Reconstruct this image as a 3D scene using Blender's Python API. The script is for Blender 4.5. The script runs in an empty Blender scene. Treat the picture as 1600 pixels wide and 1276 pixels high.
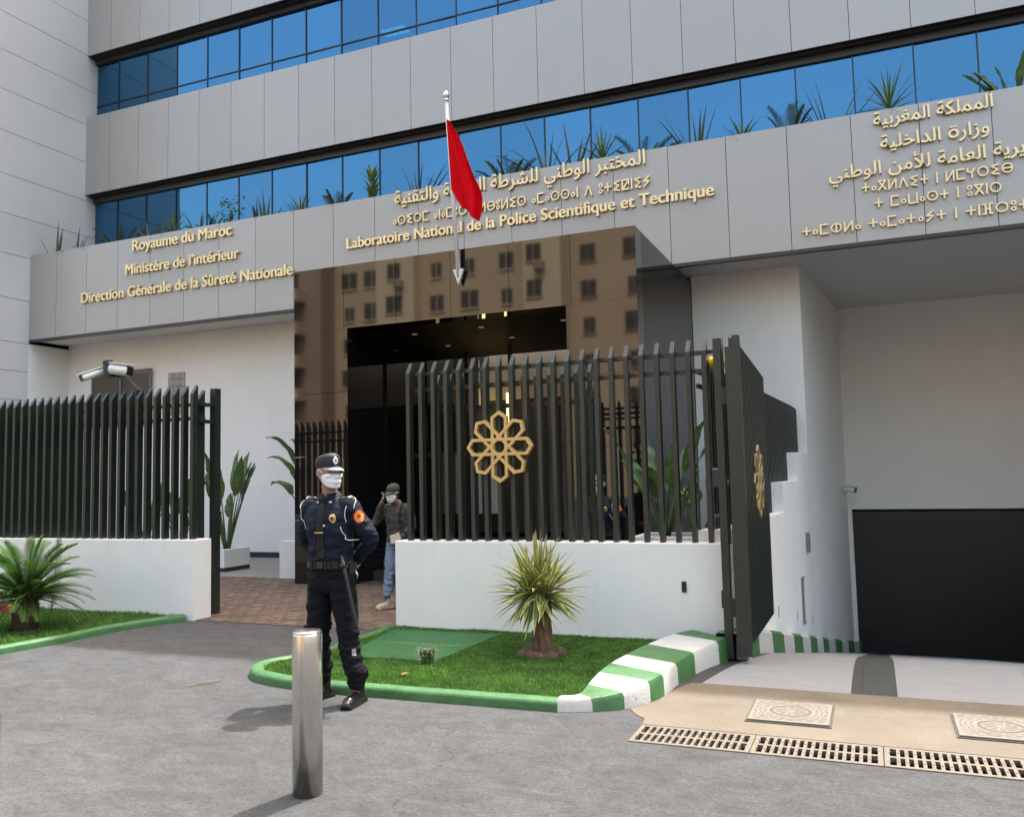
import bpy, bmesh, math, random, unicodedata
from mathutils import Vector, Matrix, Euler, noise
from mathutils.bvhtree import BVHTree
R_ = math.radians
V3 = Vector
random.seed(7)
sc = bpy.context.scene
COL = sc.collection

# ------------------------------------------------------------------ camera, sky, sun, exposure
cam_d = bpy.data.cameras.new('camera'); cam_o = bpy.data.objects.new('camera', cam_d); COL.objects.link(cam_o)
RX = V3((.921, .388, -.023)); RD = V3((-.052, .065, -.997)); RF = V3((-.385, .919, .080))
RF.normalize(); RX = (RX - RX.dot(RF) * RF).normalized(); RD = RF.cross(RX).normalized()
m3 = Matrix((RX, -RD, -RF)).transposed()
cam_o.matrix_world = Matrix.Translation((0, 0, 1.6)) @ m3.to_4x4()
cam_d.sensor_fit = 'HORIZONTAL'; cam_d.sensor_width = 36; cam_d.lens = 30.105
cam_d.clip_start = .05; cam_d.clip_end = 2000
sc.camera = cam_o

SUN_EL, SUN_AZ = R_(66), math.atan2(.26, .966)
SV = V3((math.sin(SUN_AZ) * math.cos(SUN_EL), math.cos(SUN_AZ) * math.cos(SUN_EL), math.sin(SUN_EL)))
W = bpy.data.worlds.new('World'); sc.world = W; W.use_nodes = True
wn = W.node_tree
sky = wn.nodes.new('ShaderNodeTexSky'); sky.sky_type = 'NISHITA'; sky.sun_disc = False
sky.sun_elevation = SUN_EL; sky.sun_rotation = SUN_AZ; sky.air_density = 1.5; sky.dust_density = 7.0; sky.ozone_density = .6
bg = wn.nodes['Background']; bg.inputs[1].default_value = .15
hz = wn.nodes.new('ShaderNodeMix'); hz.data_type = 'RGBA'; hz.blend_type = 'MULTIPLY'; hz.inputs[0].default_value = 1; hz.inputs[7].default_value = (1.07, 1.0, .89, 1)   # hazy, less blue summer sky
wn.links.new(sky.outputs[0], hz.inputs[6]); wn.links.new(hz.outputs[2], bg.inputs[0])
sl = bpy.data.lights.new('sun', 'SUN'); sl.energy = 2.0; sl.angle = R_(.5); sl.color = (1, .975, .93)
so = bpy.data.objects.new('sun', sl); COL.objects.link(so); so.location = (10, 30, 40)
so.rotation_euler = SV.to_track_quat('Z', 'Y').to_euler()
sc.view_settings.view_transform = 'Standard'; sc.view_settings.look = 'None'
sc.view_settings.gamma = 1; sc.view_settings.exposure = 2.0
sc.cycles.max_bounces = 8; sc.cycles.caustics_reflective = False; sc.cycles.caustics_refractive = False
sc.cycles.use_denoising = True

# ------------------------------------------------------------------ materials
MATS = {}
def nd(nt, t, **kw):
    n = nt.nodes.new(t)
    for k, v in kw.items():
        if hasattr(n, k): setattr(n, k, v)
        else: n.inputs[k].default_value = v
    return n
def mat(name, col, rough=.5, metal=0., var=.1, vs=2., bump=0., bs=80., spec=.5, col2=None, ior=None, emit=None, stretch=None, fine=0., fs=300., sheen=0., isl=0., wear=None):
    m = bpy.data.materials.new(name); m.use_nodes = True; nt = m.node_tree; L = nt.links.new
    p = nt.nodes['Principled BSDF']
    p.inputs['Roughness'].default_value = rough; p.inputs['Metallic'].default_value = metal
    p.inputs['Specular IOR Level'].default_value = spec
    if ior: p.inputs['IOR'].default_value = ior
    if sheen: p.inputs['Sheen Weight'].default_value = sheen
    g = nd(nt, 'ShaderNodeNewGeometry'); src = g.outputs['Position']
    if stretch:
        mp = nd(nt, 'ShaderNodeMapping'); mp.inputs['Scale'].default_value = stretch; L(src, mp.inputs[0]); src = mp.outputs[0]
    if var or col2:
        n1 = nd(nt, 'ShaderNodeTexNoise'); n1.inputs['Scale'].default_value = vs; n1.inputs['Detail'].default_value = 8; n1.inputs['Roughness'].default_value = .62
        L(src, n1.inputs['Vector'])
        mr = nd(nt, 'ShaderNodeMapRange'); mr.inputs[1].default_value = .3; mr.inputs[2].default_value = .7; L(n1.outputs[0], mr.inputs[0])
        mx = nd(nt, 'ShaderNodeMix', data_type='RGBA'); L(mr.outputs[0], mx.inputs[0])
        a = [c * (1 - var) for c in col]; b = [min(1, c * (1 + var)) for c in (col2 or col)]
        mx.inputs[6].default_value = (*a, 1); mx.inputs[7].default_value = (*b, 1)
        out = mx.outputs[2]
        if fine:
            n2 = nd(nt, 'ShaderNodeTexNoise'); n2.inputs['Scale'].default_value = fs; n2.inputs['Detail'].default_value = 2; L(g.outputs['Position'], n2.inputs['Vector'])
            mr2 = nd(nt, 'ShaderNodeMapRange'); mr2.inputs[1].default_value = .3; mr2.inputs[2].default_value = .7; mr2.inputs[3].default_value = 1 - fine; mr2.inputs[4].default_value = 1 + fine; L(n2.outputs[0], mr2.inputs[0])
            m2 = nd(nt, 'ShaderNodeMix', data_type='RGBA', blend_type='MULTIPLY'); m2.inputs[0].default_value = 1; L(out, m2.inputs[6]); L(mr2.outputs[0], m2.inputs[7]); out = m2.outputs[2]
        if isl:
            r3 = nd(nt, 'ShaderNodeMapRange'); r3.inputs[3].default_value = 1 - isl; r3.inputs[4].default_value = 1 + isl; L(g.outputs['Random Per Island'], r3.inputs[0])
            m4 = nd(nt, 'ShaderNodeMix', data_type='RGBA', blend_type='MULTIPLY'); m4.inputs[0].default_value = 1; L(out, m4.inputs[6]); L(r3.outputs[0], m4.inputs[7]); out = m4.outputs[2]
        if wear:   # (colour, scale, threshold, stretch): chips, stains and drips with a shape of their own
            wc, ws, wt, wst = wear; mpw = nd(nt, 'ShaderNodeMapping'); mpw.inputs['Scale'].default_value = wst; L(g.outputs['Position'], mpw.inputs[0])
            nw = nd(nt, 'ShaderNodeTexNoise'); nw.inputs['Scale'].default_value = ws; nw.inputs['Detail'].default_value = 9; nw.inputs['Roughness'].default_value = .72; L(mpw.outputs[0], nw.inputs['Vector'])
            rw = nd(nt, 'ShaderNodeMapRange'); rw.inputs[1].default_value = wt; rw.inputs[2].default_value = wt + wear[0][3] if len(wc) > 3 else wt + .05; rw.inputs[4].default_value = wc[4] if len(wc) > 4 else .85; L(nw.outputs[0], rw.inputs[0])
            m5 = nd(nt, 'ShaderNodeMix', data_type='RGBA'); L(rw.outputs[0], m5.inputs[0]); L(out, m5.inputs[6]); m5.inputs[7].default_value = (*wc[:3], 1); out = m5.outputs[2]
        L(out, p.inputs['Base Color'])
        rr = nd(nt, 'ShaderNodeMapRange'); rr.inputs[3].default_value = max(0, rough - .06 * (rough > .1)); rr.inputs[4].default_value = min(1, rough + .06 * (rough > .1)); L(n1.outputs[0], rr.inputs[0]); L(rr.outputs[0], p.inputs['Roughness'])
    else: p.inputs['Base Color'].default_value = (*col, 1)
    if bump:
        nb = nd(nt, 'ShaderNodeTexNoise'); nb.inputs['Scale'].default_value = bs; nb.inputs['Detail'].default_value = 4; L(src, nb.inputs['Vector'])
        b = nd(nt, 'ShaderNodeBump'); b.inputs['Strength'].default_value = bump; b.inputs['Distance'].default_value = .01; L(nb.outputs[0], b.inputs['Height']); L(b.outputs[0], p.inputs['Normal'])
    if emit:
        p.inputs['Emission Color'].default_value = (*emit[:3], 1); p.inputs['Emission Strength'].default_value = emit[3]
    MATS[name] = m
    return m
def leaf_mat(name, c_mid, c_edge, tip=None, rough=.45):
    m = bpy.data.materials.new(name); m.use_nodes = True; nt = m.node_tree; L = nt.links.new
    p = nt.nodes['Principled BSDF']; p.inputs['Roughness'].default_value = rough
    uv = nd(nt, 'ShaderNodeUVMap'); sp = nd(nt, 'ShaderNodeSeparateXYZ'); L(uv.outputs[0], sp.inputs[0])
    a = nd(nt, 'ShaderNodeMath', operation='SUBTRACT'); a.inputs[1].default_value = .5; L(sp.outputs[0], a.inputs[0])
    b = nd(nt, 'ShaderNodeMath', operation='ABSOLUTE'); L(a.outputs[0], b.inputs[0])
    mr = nd(nt, 'ShaderNodeMapRange'); mr.inputs[1].default_value = .22; mr.inputs[2].default_value = .36; L(b.outputs[0], mr.inputs[0])
    mx = nd(nt, 'ShaderNodeMix', data_type='RGBA'); mx.inputs[6].default_value = (*c_mid, 1); mx.inputs[7].default_value = (*c_edge, 1); L(mr.outputs[0], mx.inputs[0])
    g = nd(nt, 'ShaderNodeNewGeometry'); n = nd(nt, 'ShaderNodeTexNoise'); n.inputs['Scale'].default_value = 9; L(g.outputs['Position'], n.inputs['Vector'])
    r2 = nd(nt, 'ShaderNodeMapRange'); r2.inputs[1].default_value = .3; r2.inputs[2].default_value = .7; r2.inputs[3].default_value = .65; r2.inputs[4].default_value = 1.35; L(n.outputs[0], r2.inputs[0])
    mu = nd(nt, 'ShaderNodeMix', data_type='RGBA', blend_type='MULTIPLY'); mu.inputs[0].default_value = 1; L(mx.outputs[2], mu.inputs[6]); L(r2.outputs[0], mu.inputs[7]); out = mu.outputs[2]
    if tip:
        mt = nd(nt, 'ShaderNodeMapRange'); mt.inputs[1].default_value = .8; mt.inputs[2].default_value = 1.; L(sp.outputs[1], mt.inputs[0])
        m3_ = nd(nt, 'ShaderNodeMix', data_type='RGBA'); L(mt.outputs[0], m3_.inputs[0]); L(out, m3_.inputs[6]); m3_.inputs[7].default_value = (*tip, 1); out = m3_.outputs[2]
    L(out, p.inputs['Base Color'])
    tr = nd(nt, 'ShaderNodeBsdfTranslucent'); L(out, tr.inputs[0])
    ms = nd(nt, 'ShaderNodeMixShader'); ms.inputs[0].default_value = .25; L(p.outputs[0], ms.inputs[1]); L(tr.outputs[0], ms.inputs[2])
    L(ms.outputs[0], nt.nodes['Material Output'].inputs[0])
    MATS[name] = m; return m

M = MATS
def make_materials():
    mat('white_plaster', (.82, .805, .785), .75, var=.03, vs=1.1, bump=.12, bs=60, wear=((.66, .64, .61, .2, .30), 1.6, .56, (2.4, 2.4, .35)))
    mat('white_wall_paint', (.82, .815, .80), .65, var=.03, vs=2.2, bump=.12, bs=70, wear=((.62, .60, .56, .16, .30), 2.6, .57, (2.2, 2.2, .5)))
    mat('tower_panel', (.62, .62, .63), .5, var=.035, vs=.8, isl=.025, wear=((.50, .50, .50, .2, .3), 1.2, .58, (2, 2, .3)))
    mat('grey_panel', (.40, .393, .388), .42, metal=.35, var=.03, vs=.5, fine=.03, fs=160, isl=.03, wear=((.30, .295, .29, .2, .35), .9, .56, (3., 1, .22)))
    mat('joint_dark', (.03, .03, .032), .8, var=0)
    mat('soffit_dark', (.03, .03, .033), .35, var=.1)
    mat('soffit_light', (.70, .69, .67), .7, var=.02)
    mat('granite', (.007, .0066, .0066), .030, var=.15, vs=30, ior=1.68)
    mat('black_door', (.012, .012, .013), .45, var=.15, vs=1.2)
    mat('frame_dark', (.012, .014, .02), .35, var=0)
    mat('steps_stone', (.05, .05, .052), .35, var=.15, vs=8)
    mat('ceiling_black', (.006, .006, .006), .6, var=0, spec=.12)
    mat('lobby_fill', (.8, .8, .8), .5, var=0, emit=(1., .93, .84, 1.0))  # glow of the added fill panel hidden above the lobby
    mat('beige_wall', (.42, .36, .31), .6, var=.04)
    mat('gold', (.84, .68, .40), .36, metal=.55, var=.08, vs=4)
    mat('gold_dull', (.34, .25, .11), .6, metal=.2, var=.1, vs=9)
    mat('gold_paint', (.60, .42, .17), .42, metal=.35, var=.08, vs=9)
    mat('fence_green', (.017, .024, .020), .36, var=.2, vs=5, spec=.55)
    mat('green_paint', (.042, .135, .042), .55, var=.22, vs=9, bump=.35, bs=40, wear=((.20, .19, .16, .05, .7), 13, .66, (1, 1, 1)))
    mat('white_kerb', (.46, .46, .445), .6, var=.08, vs=9, bump=.35, bs=40, wear=((.20, .19, .165, .06, .7), 9, .63, (1, 1, 1)))
    mat('red_paint', (.20, .028, .02), .55, var=.2, vs=8)
    mat('soil', (.035, .028, .018), .95, var=.3, vs=20, bump=.6, bs=60)
    mat('trunk', (.135, .078, .046), .9, var=.6, vs=34, bump=1., bs=60, stretch=(1, 1, .22))
    mat('cycad_trunk', (.06, .04, .022), .95, var=.4, vs=30, bump=.8, bs=70)
    mat('steel', (.70, .67, .63), .22, metal=1, var=.10, vs=3, stretch=(60, 60, .8), bump=.06, bs=2)
    mat('white_metal', (.74, .74, .74), .3, var=.04)
    mat('silver', (.7, .7, .7), .25, metal=1, var=0)
    mat('flag_red', (.66, .004, .010), .8, var=.06, vs=6, spec=.04)
    mat('concrete', (.126, .104, .078), .8, var=.18, vs=2.4, bump=.3, bs=50, fine=.10, fs=70, wear=((.075, .066, .054, .12, .5), 1.8, .56, (1, 1.4, 1)))
    mat('ramp_white', (.215, .224, .238), .7, var=.14, vs=5, bump=.6, bs=26, stretch=(.5, 7, 7), wear=((.13, .135, .13, .1, .6), 9, .60, (.45, 2.2, 1)))
    mat('ramp_grey', (.030, .034, .034), .7, var=.2, vs=6, bump=.3, bs=40)
    mat('grate_paint', (.145, .122, .096), .6, var=.16, vs=12, bump=.3, bs=60, wear=((.10, .06, .035, .08, .6), 16, .57, (1, 1, 1)))
    mat('pit', (.008, .008, .008), .9, var=0)
    mat('cover_paint', (.165, .148, .12), .6, var=.12, vs=10, bump=.2, bs=60, wear=((.12, .10, .08, .1, .5), 14, .58, (1, 1, 1)))
    mat('cover_groove', (.06, .055, .05), .8, var=.1)
    mat('green_plate', (.026, .10, .036), .7, spec=.15, var=.18, vs=4, bump=.12, bs=40, wear=((.09, .12, .08, .1, .4), 7, .58, (1, 1, 1)))
    mat('yellow_lens', (.85, .55, .01), .25, var=.05)
    mat('black_plastic', (.012, .012, .013), .4, var=0)
    mat('white_plastic', (.72, .72, .72), .35, var=.02)
    mat('navy_cloth', (.0055, .0085, .022), .7, var=.28, vs=18, bump=.25, bs=240, spec=.22)
    mat('trouser_cloth', (.0045, .005, .0075), .8, var=.3, vs=14, bump=.25, bs=240, spec=.18)
    mat('black_cloth', (.006, .006, .007), .85, var=.1)
    mat('leather', (.008, .008, .009), .28, var=.15, vs=20, bump=.08, bs=50)
    mat('skin', (.37, .20, .13), .5, var=.10, vs=22)
    mat('hair', (.010, .008, .007), .6, var=.2, vs=60, bump=.3, bs=300)
    mat('mask_cloth', (.78, .79, .84), .75, var=.03, vs=30, bump=.1, bs=100)
    mat('white_trim', (.72, .72, .70), .55, var=0)
    mat('spine', (.42, .40, .33), .6, var=0)
    mat('granite_return', (.007, .0066, .0066), .05, var=.15, vs=30, spec=.16)
    mat('badge_gold', (.66, .50, .20), .35, metal=.5, var=.15, vs=90)
    mat('badge_red', (.5, .02, .02), .5, var=0)
    mat('patch_orange', (.78, .15, .02), .6, var=.25, vs=50)
    mat('patch_yellow', (.8, .42, .05), .6, var=.1)
    mat('cap_navy', (.008, .010, .017), .65, var=.2, vs=30, bump=.15, bs=250)
    mat('cap_green', (.045, .058, .04), .8, var=.12, vs=30, bump=.15, bs=250)
    mat('brim_silver', (.30, .31, .31), .45, var=.1, vs=30)
    mat('jeans', (.14, .19, .27), .8, var=.25, vs=14, bump=.2, bs=200)
    mat('shoe_beige', (.45, .38, .30), .7, var=.15, vs=30)
    mat('paper', (.72, .63, .47), .7, var=.03)
    mat('eye', (.02, .015, .012), .2, var=0)
    mat('louvre', (.20, .17, .15), .4, metal=.3, var=.05)
    mat('glass_block', (.30, .31, .30), .15, var=.25, vs=14)
    mat('office_dark', (.05, .055, .06), .8, var=.05)
    mat('ceiling_lamp', (.8, .8, .8), .5, var=0, emit=(.75, .95, 1., 2.6))
    mat('warm_lamp', (.9, .6, .2), .5, var=0, emit=(1., .70, .25, 1.0))
    mat('spot_lamp', (.25, .25, .25), .5, var=0, emit=(1., .9, .8, .03))
    mat('opp_beige', (.56, .44, .31), .85, var=.07, vs=.3)
    mat('opp_cream', (.70, .58, .42), .85, var=.06, vs=.3)
    mat('opp_brown', (.34, .265, .20), .85, var=.08, vs=.3)
    mat('opp_glass', (.05, .045, .04), .2, var=.2, vs=2)
    mat('grey_box', (.16, .17, .17), .5, var=.05)
    mat('tile_grey', (.20, .20, .19), .6, var=.2, vs=5)
    mat('grass_soil', (.022, .045, .010), .95, var=.4, vs=12, bump=.6, bs=60)
    mat('roof_grey', (.3, .3, .3), .8)
    leaf_mat('yucca_leaf', (.19, .25, .06), (.52, .50, .20), tip=(.40, .32, .13))
    leaf_mat('sword_leaf', (.075, .095, .05), (.095, .10, .06), tip=(.11, .085, .05), rough=.5)
    leaf_mat('green_leaf', (.09, .16, .035), (.12, .18, .045), tip=(.17, .17, .05))
    leaf_mat('palm_leaf', (.06, .10, .032), (.075, .11, .04))
    leaf_mat('cycad_leaf', (.065, .15, .022), (.07, .16, .025))
    leaf_mat('paddle_leaf', (.085, .145, .045), (.07, .12, .04), tip=(.07, .08, .03), rough=.35)
    leaf_mat('grass_blade', (.085, .195, .028), (.09, .205, .03), tip=(.17, .26, .055), rough=.6)
    leaf_mat('dry_leaf', (.22, .13, .05), (.2, .12, .05))
    # asphalt
    m = mat('asphalt', (.12, .12, .122), .85, var=0); nt = m.node_tree; L = nt.links.new; p = nt.nodes['Principled BSDF']
    g = nd(nt, 'ShaderNodeNewGeometry'); P = g.outputs['Position']
    def nz(scale, det, st=(1, 1, 1), rot=0, ro=.6, dist=0):
        mp = nd(nt, 'ShaderNodeMapping'); mp.inputs['Scale'].default_value = st; mp.inputs['Rotation'].default_value = (0, 0, rot); L(P, mp.inputs[0])
        n = nd(nt, 'ShaderNodeTexNoise'); n.inputs['Scale'].default_value = scale; n.inputs['Detail'].default_value = det; n.inputs['Roughness'].default_value = ro; n.inputs['Distortion'].default_value = dist; L(mp.outputs[0], n.inputs['Vector']); return n.outputs[0]
    def rng(s, a, b, c, d):
        r = nd(nt, 'ShaderNodeMapRange'); [setattr(r.inputs[i + 1], 'default_value', v) for i, v in enumerate((a, b, c, d))]; L(s, r.inputs[0]); return r.outputs[0]
    def mul(a, b):
        n = nd(nt, 'ShaderNodeMath', operation='MULTIPLY'); L(a, n.inputs[0]); L(b, n.inputs[1]); return n.outputs[0]
    f = mul(rng(nz(.5, 4), .3, .7, .88, 1.12), rng(nz(3.1, 10, (1, 1.6, 1), .25, .80, 1.), .33, .67, .60, 1.40))
    f = mul(f, rng(nz(48, 4, ro=.85), .34, .66, .70, 1.30))
    f = mul(f, rng(nz(7.5, 9, (1, 1.9, 1), -.3, .78, 1.2), .60, .70, 1., 1.38))
    f = mul(f, rng(nz(27, 7, ro=.85), .60, .72, 1., 1.7))
    vo = nd(nt, 'ShaderNodeTexVoronoi'); vo.inputs['Scale'].default_value = 75; L(P, vo.inputs['Vector']); sv = nd(nt, 'ShaderNodeSeparateColor'); L(vo.outputs['Color'], sv.inputs[0])
    f = mul(f, rng(sv.outputs[0], 0, 1, .80, 1.20))
    wv = nd(nt, 'ShaderNodeTexWave'); wv.wave_type = 'RINGS'; wv.inputs['Scale'].default_value = .9; wv.inputs['Distortion'].default_value = 3.5; wv.inputs['Detail'].default_value = 3; wv.inputs['Detail Scale'].default_value = .7
    mpw = nd(nt, 'ShaderNodeMapping'); mpw.inputs['Location'].default_value = (3.5, 1.2, 0); L(P, mpw.inputs[0]); L(mpw.outputs[0], wv.inputs['Vector'])
    f = mul(f, rng(mul(rng(wv.outputs['Fac'], .93, 1, 0, 1), rng(nz(.9, 3), .5, .6, 0, 1)), 0, 1, 1., 1.16))
    f = mul(f, rng(nz(.8, 6, dist=.8), .58, .72, 1., .74))
    f = mul(f, rng(nz(14, 9, (.35, 2.2, 1), .5, .8, 1.5), .60, .68, 1., 1.35))
    ck = nd(nt, 'ShaderNodeTexVoronoi'); ck.feature = 'DISTANCE_TO_EDGE'; ck.inputs['Scale'].default_value = .42; dn = nd(nt, 'ShaderNodeTexNoise'); dn.inputs['Scale'].default_value = 2.5; dn.inputs['Detail'].default_value = 8; L(P, dn.inputs['Vector'])
    sc_ = nd(nt, 'ShaderNodeVectorMath', operation='SCALE'); sc_.inputs['Scale'].default_value = .9; L(dn.outputs[1], sc_.inputs[0]); ad = nd(nt, 'ShaderNodeVectorMath', operation='ADD'); L(P, ad.inputs[0]); L(sc_.outputs[0], ad.inputs[1]); L(ad.outputs[0], ck.inputs['Vector'])
    cm = mul(rng(ck.outputs['Distance'], 0, .006, 1, 0), rng(nz(.7, 3), .52, .58, 0, 1)); f = mul(f, rng(cm, 0, 1, 1., .55))
    cb = nd(nt, 'ShaderNodeMix', data_type='RGBA'); cb.inputs[6].default_value = (.0515, .0545, .0585, 1); cb.inputs[7].default_value = (.15, .125, .09, 1)
    L(rng(nz(1.7, 9, ro=.72), .66, .74, 0, .55), cb.inputs[0])
    mm = nd(nt, 'ShaderNodeMix', data_type='RGBA', blend_type='MULTIPLY'); mm.inputs[0].default_value = 1; L(cb.outputs[2], mm.inputs[6]); L(f, mm.inputs[7])
    L(mm.outputs[2], p.inputs['Base Color'])
    b = nd(nt, 'ShaderNodeBump'); b.inputs['Strength'].default_value = .8; b.inputs['Distance'].default_value = .010; L(nz(70, 5, ro=.8), b.inputs['Height']); L(b.outputs[0], p.inputs['Normal'])
    # cobble paving
    m = mat('paver', (.2, .14, .1), .85, var=0); nt = m.node_tree; L = nt.links.new; p = nt.nodes['Principled BSDF']
    g = nd(nt, 'ShaderNodeNewGeometry'); P = g.outputs['Position']
    mp = nd(nt, 'ShaderNodeMapping'); mp.inputs['Rotation'].default_value = (0, 0, .03); L(P, mp.inputs[0])
    dn = nd(nt, 'ShaderNodeTexNoise'); dn.inputs['Scale'].default_value = 7; L(P, dn.inputs['Vector'])
    va = nd(nt, 'ShaderNodeVectorMath', operation='SCALE'); va.inputs['Scale'].default_value = .11; L(dn.outputs[1], va.inputs[0])
    vb = nd(nt, 'ShaderNodeVectorMath', operation='ADD'); L(mp.outputs[0], vb.inputs[0]); L(va.outputs[0], vb.inputs[1])
    br = nd(nt, 'ShaderNodeTexBrick'); br.inputs['Scale'].default_value = 1; br.inputs['Brick Width'].default_value = .21; br.inputs['Row Height'].default_value = .15; br.inputs['Mortar Size'].default_value = .011; br.inputs['Mortar Smooth'].default_value = .5
    br.inputs['Color1'].default_value = (.155, .108, .078, 1); br.inputs['Color2'].default_value = (.088, .062, .046, 1); br.inputs['Mortar'].default_value = (.03, .022, .018, 1)
    L(vb.outputs[0], br.inputs[0])
    n2 = nd(nt, 'ShaderNodeTexNoise'); n2.inputs['Scale'].default_value = 22; n2.inputs['Detail'].default_value = 6; L(P, n2.inputs['Vector'])
    r2 = nd(nt, 'ShaderNodeMapRange'); [setattr(r2.inputs[i + 1], 'default_value', v) for i, v in enumerate((.3, .7, .7, 1.3))]; L(n2.outputs[0], r2.inputs[0])
    mm = nd(nt, 'ShaderNodeMix', data_type='RGBA', blend_type='MULTIPLY'); mm.inputs[0].default_value = 1; L(br.outputs[0], mm.inputs[6]); L(r2.outputs[0], mm.inputs[7]); L(mm.outputs[2], p.inputs['Base Color'])
    b = nd(nt, 'ShaderNodeBump'); b.inputs['Strength'].default_value = 1; b.inputs['Distance'].default_value = .012; b.invert = True; L(br.outputs['Fac'], b.inputs['Height']); L(b.outputs[0], p.inputs['Normal'])
    # blue coated window glass: tinted mirror that lets a little of the room through
    m = bpy.data.materials.new('blue_glass'); m.use_nodes = True; nt = m.node_tree; L = nt.links.new; M['blue_glass'] = m
    nt.nodes.remove(nt.nodes['Principled BSDF'])
    gl = nd(nt, 'ShaderNodeBsdfGlossy'); gl.inputs['Color'].default_value = (.078, .215, .385, 1); gl.inputs['Roughness'].default_value = .012
    tr = nd(nt, 'ShaderNodeBsdfTransparent'); tr.inputs['Color'].default_value = (.25, .5, .6, 1)
    ms = nd(nt, 'ShaderNodeMixShader'); ms.inputs[0].default_value = .22; L(gl.outputs[0], ms.inputs[1]); L(tr.outputs[0], ms.inputs[2]); L(ms.outputs[0], nt.nodes['Material Output'].inputs[0])
    oi = nd(nt, 'ShaderNodeObjectInfo'); r4 = nd(nt, 'ShaderNodeMapRange'); r4.inputs[3].default_value = .90; r4.inputs[4].default_value = 1.10; L(oi.outputs['Random'], r4.inputs[0])
    m6 = nd(nt, 'ShaderNodeMix', data_type='RGBA', blend_type='MULTIPLY'); m6.inputs[0].default_value = 1; m6.inputs[6].default_value = (.078, .215, .385, 1); L(r4.outputs[0], m6.inputs[7]); L(m6.outputs[2], gl.inputs['Color'])
    gg = nd(nt, 'ShaderNodeNewGeometry'); n = nd(nt, 'ShaderNodeTexNoise'); n.inputs['Scale'].default_value = 1.1; L(gg.outputs['Position'], n.inputs['Vector'])
    b = nd(nt, 'ShaderNodeBump'); b.inputs['Strength'].default_value = .07; b.inputs['Distance'].default_value = .03; L(n.outputs[0], b.inputs['Height']); L(b.outputs[0], gl.inputs['Normal'])
    # checked shirt
    m = mat('check_shirt', (.03, .03, .032), .85, var=0); nt = m.node_tree; L = nt.links.new; p = nt.nodes['Principled BSDF']
    tc = nd(nt, 'ShaderNodeTexCoord'); sp = nd(nt, 'ShaderNodeSeparateXYZ'); L(tc.outputs['Object'], sp.inputs[0])
    def line(o, k, w):
        a = nd(nt, 'ShaderNodeMath', operation='MULTIPLY'); a.inputs[1].default_value = k; L(o, a.inputs[0])
        f_ = nd(nt, 'ShaderNodeMath', operation='FRACT'); L(a.outputs[0], f_.inputs[0])
        l_ = nd(nt, 'ShaderNodeMath', operation='LESS_THAN'); l_.inputs[1].default_value = w; L(f_.outputs[0], l_.inputs[0]); return l_.outputs[0]
    mxx = nd(nt, 'ShaderNodeMath', operation='MAXIMUM'); L(line(sp.outputs[2], 34, .2), mxx.inputs[0])
    h_ = nd(nt, 'ShaderNodeMath', operation='MULTIPLY'); h_.inputs[1].default_value = .7; L(line(sp.outputs[0], 30, .16), h_.inputs[0]); L(h_.outputs[0], mxx.inputs[1])
    mx = nd(nt, 'ShaderNodeMix', data_type='RGBA'); mx.inputs[6].default_value = (.022, .022, .024, 1); mx.inputs[7].default_value = (.13, .125, .115, 1); L(mxx.outputs[0], mx.inputs[0]); L(mx.outputs[2], p.inputs['Base Color'])
make_materials()

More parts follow.
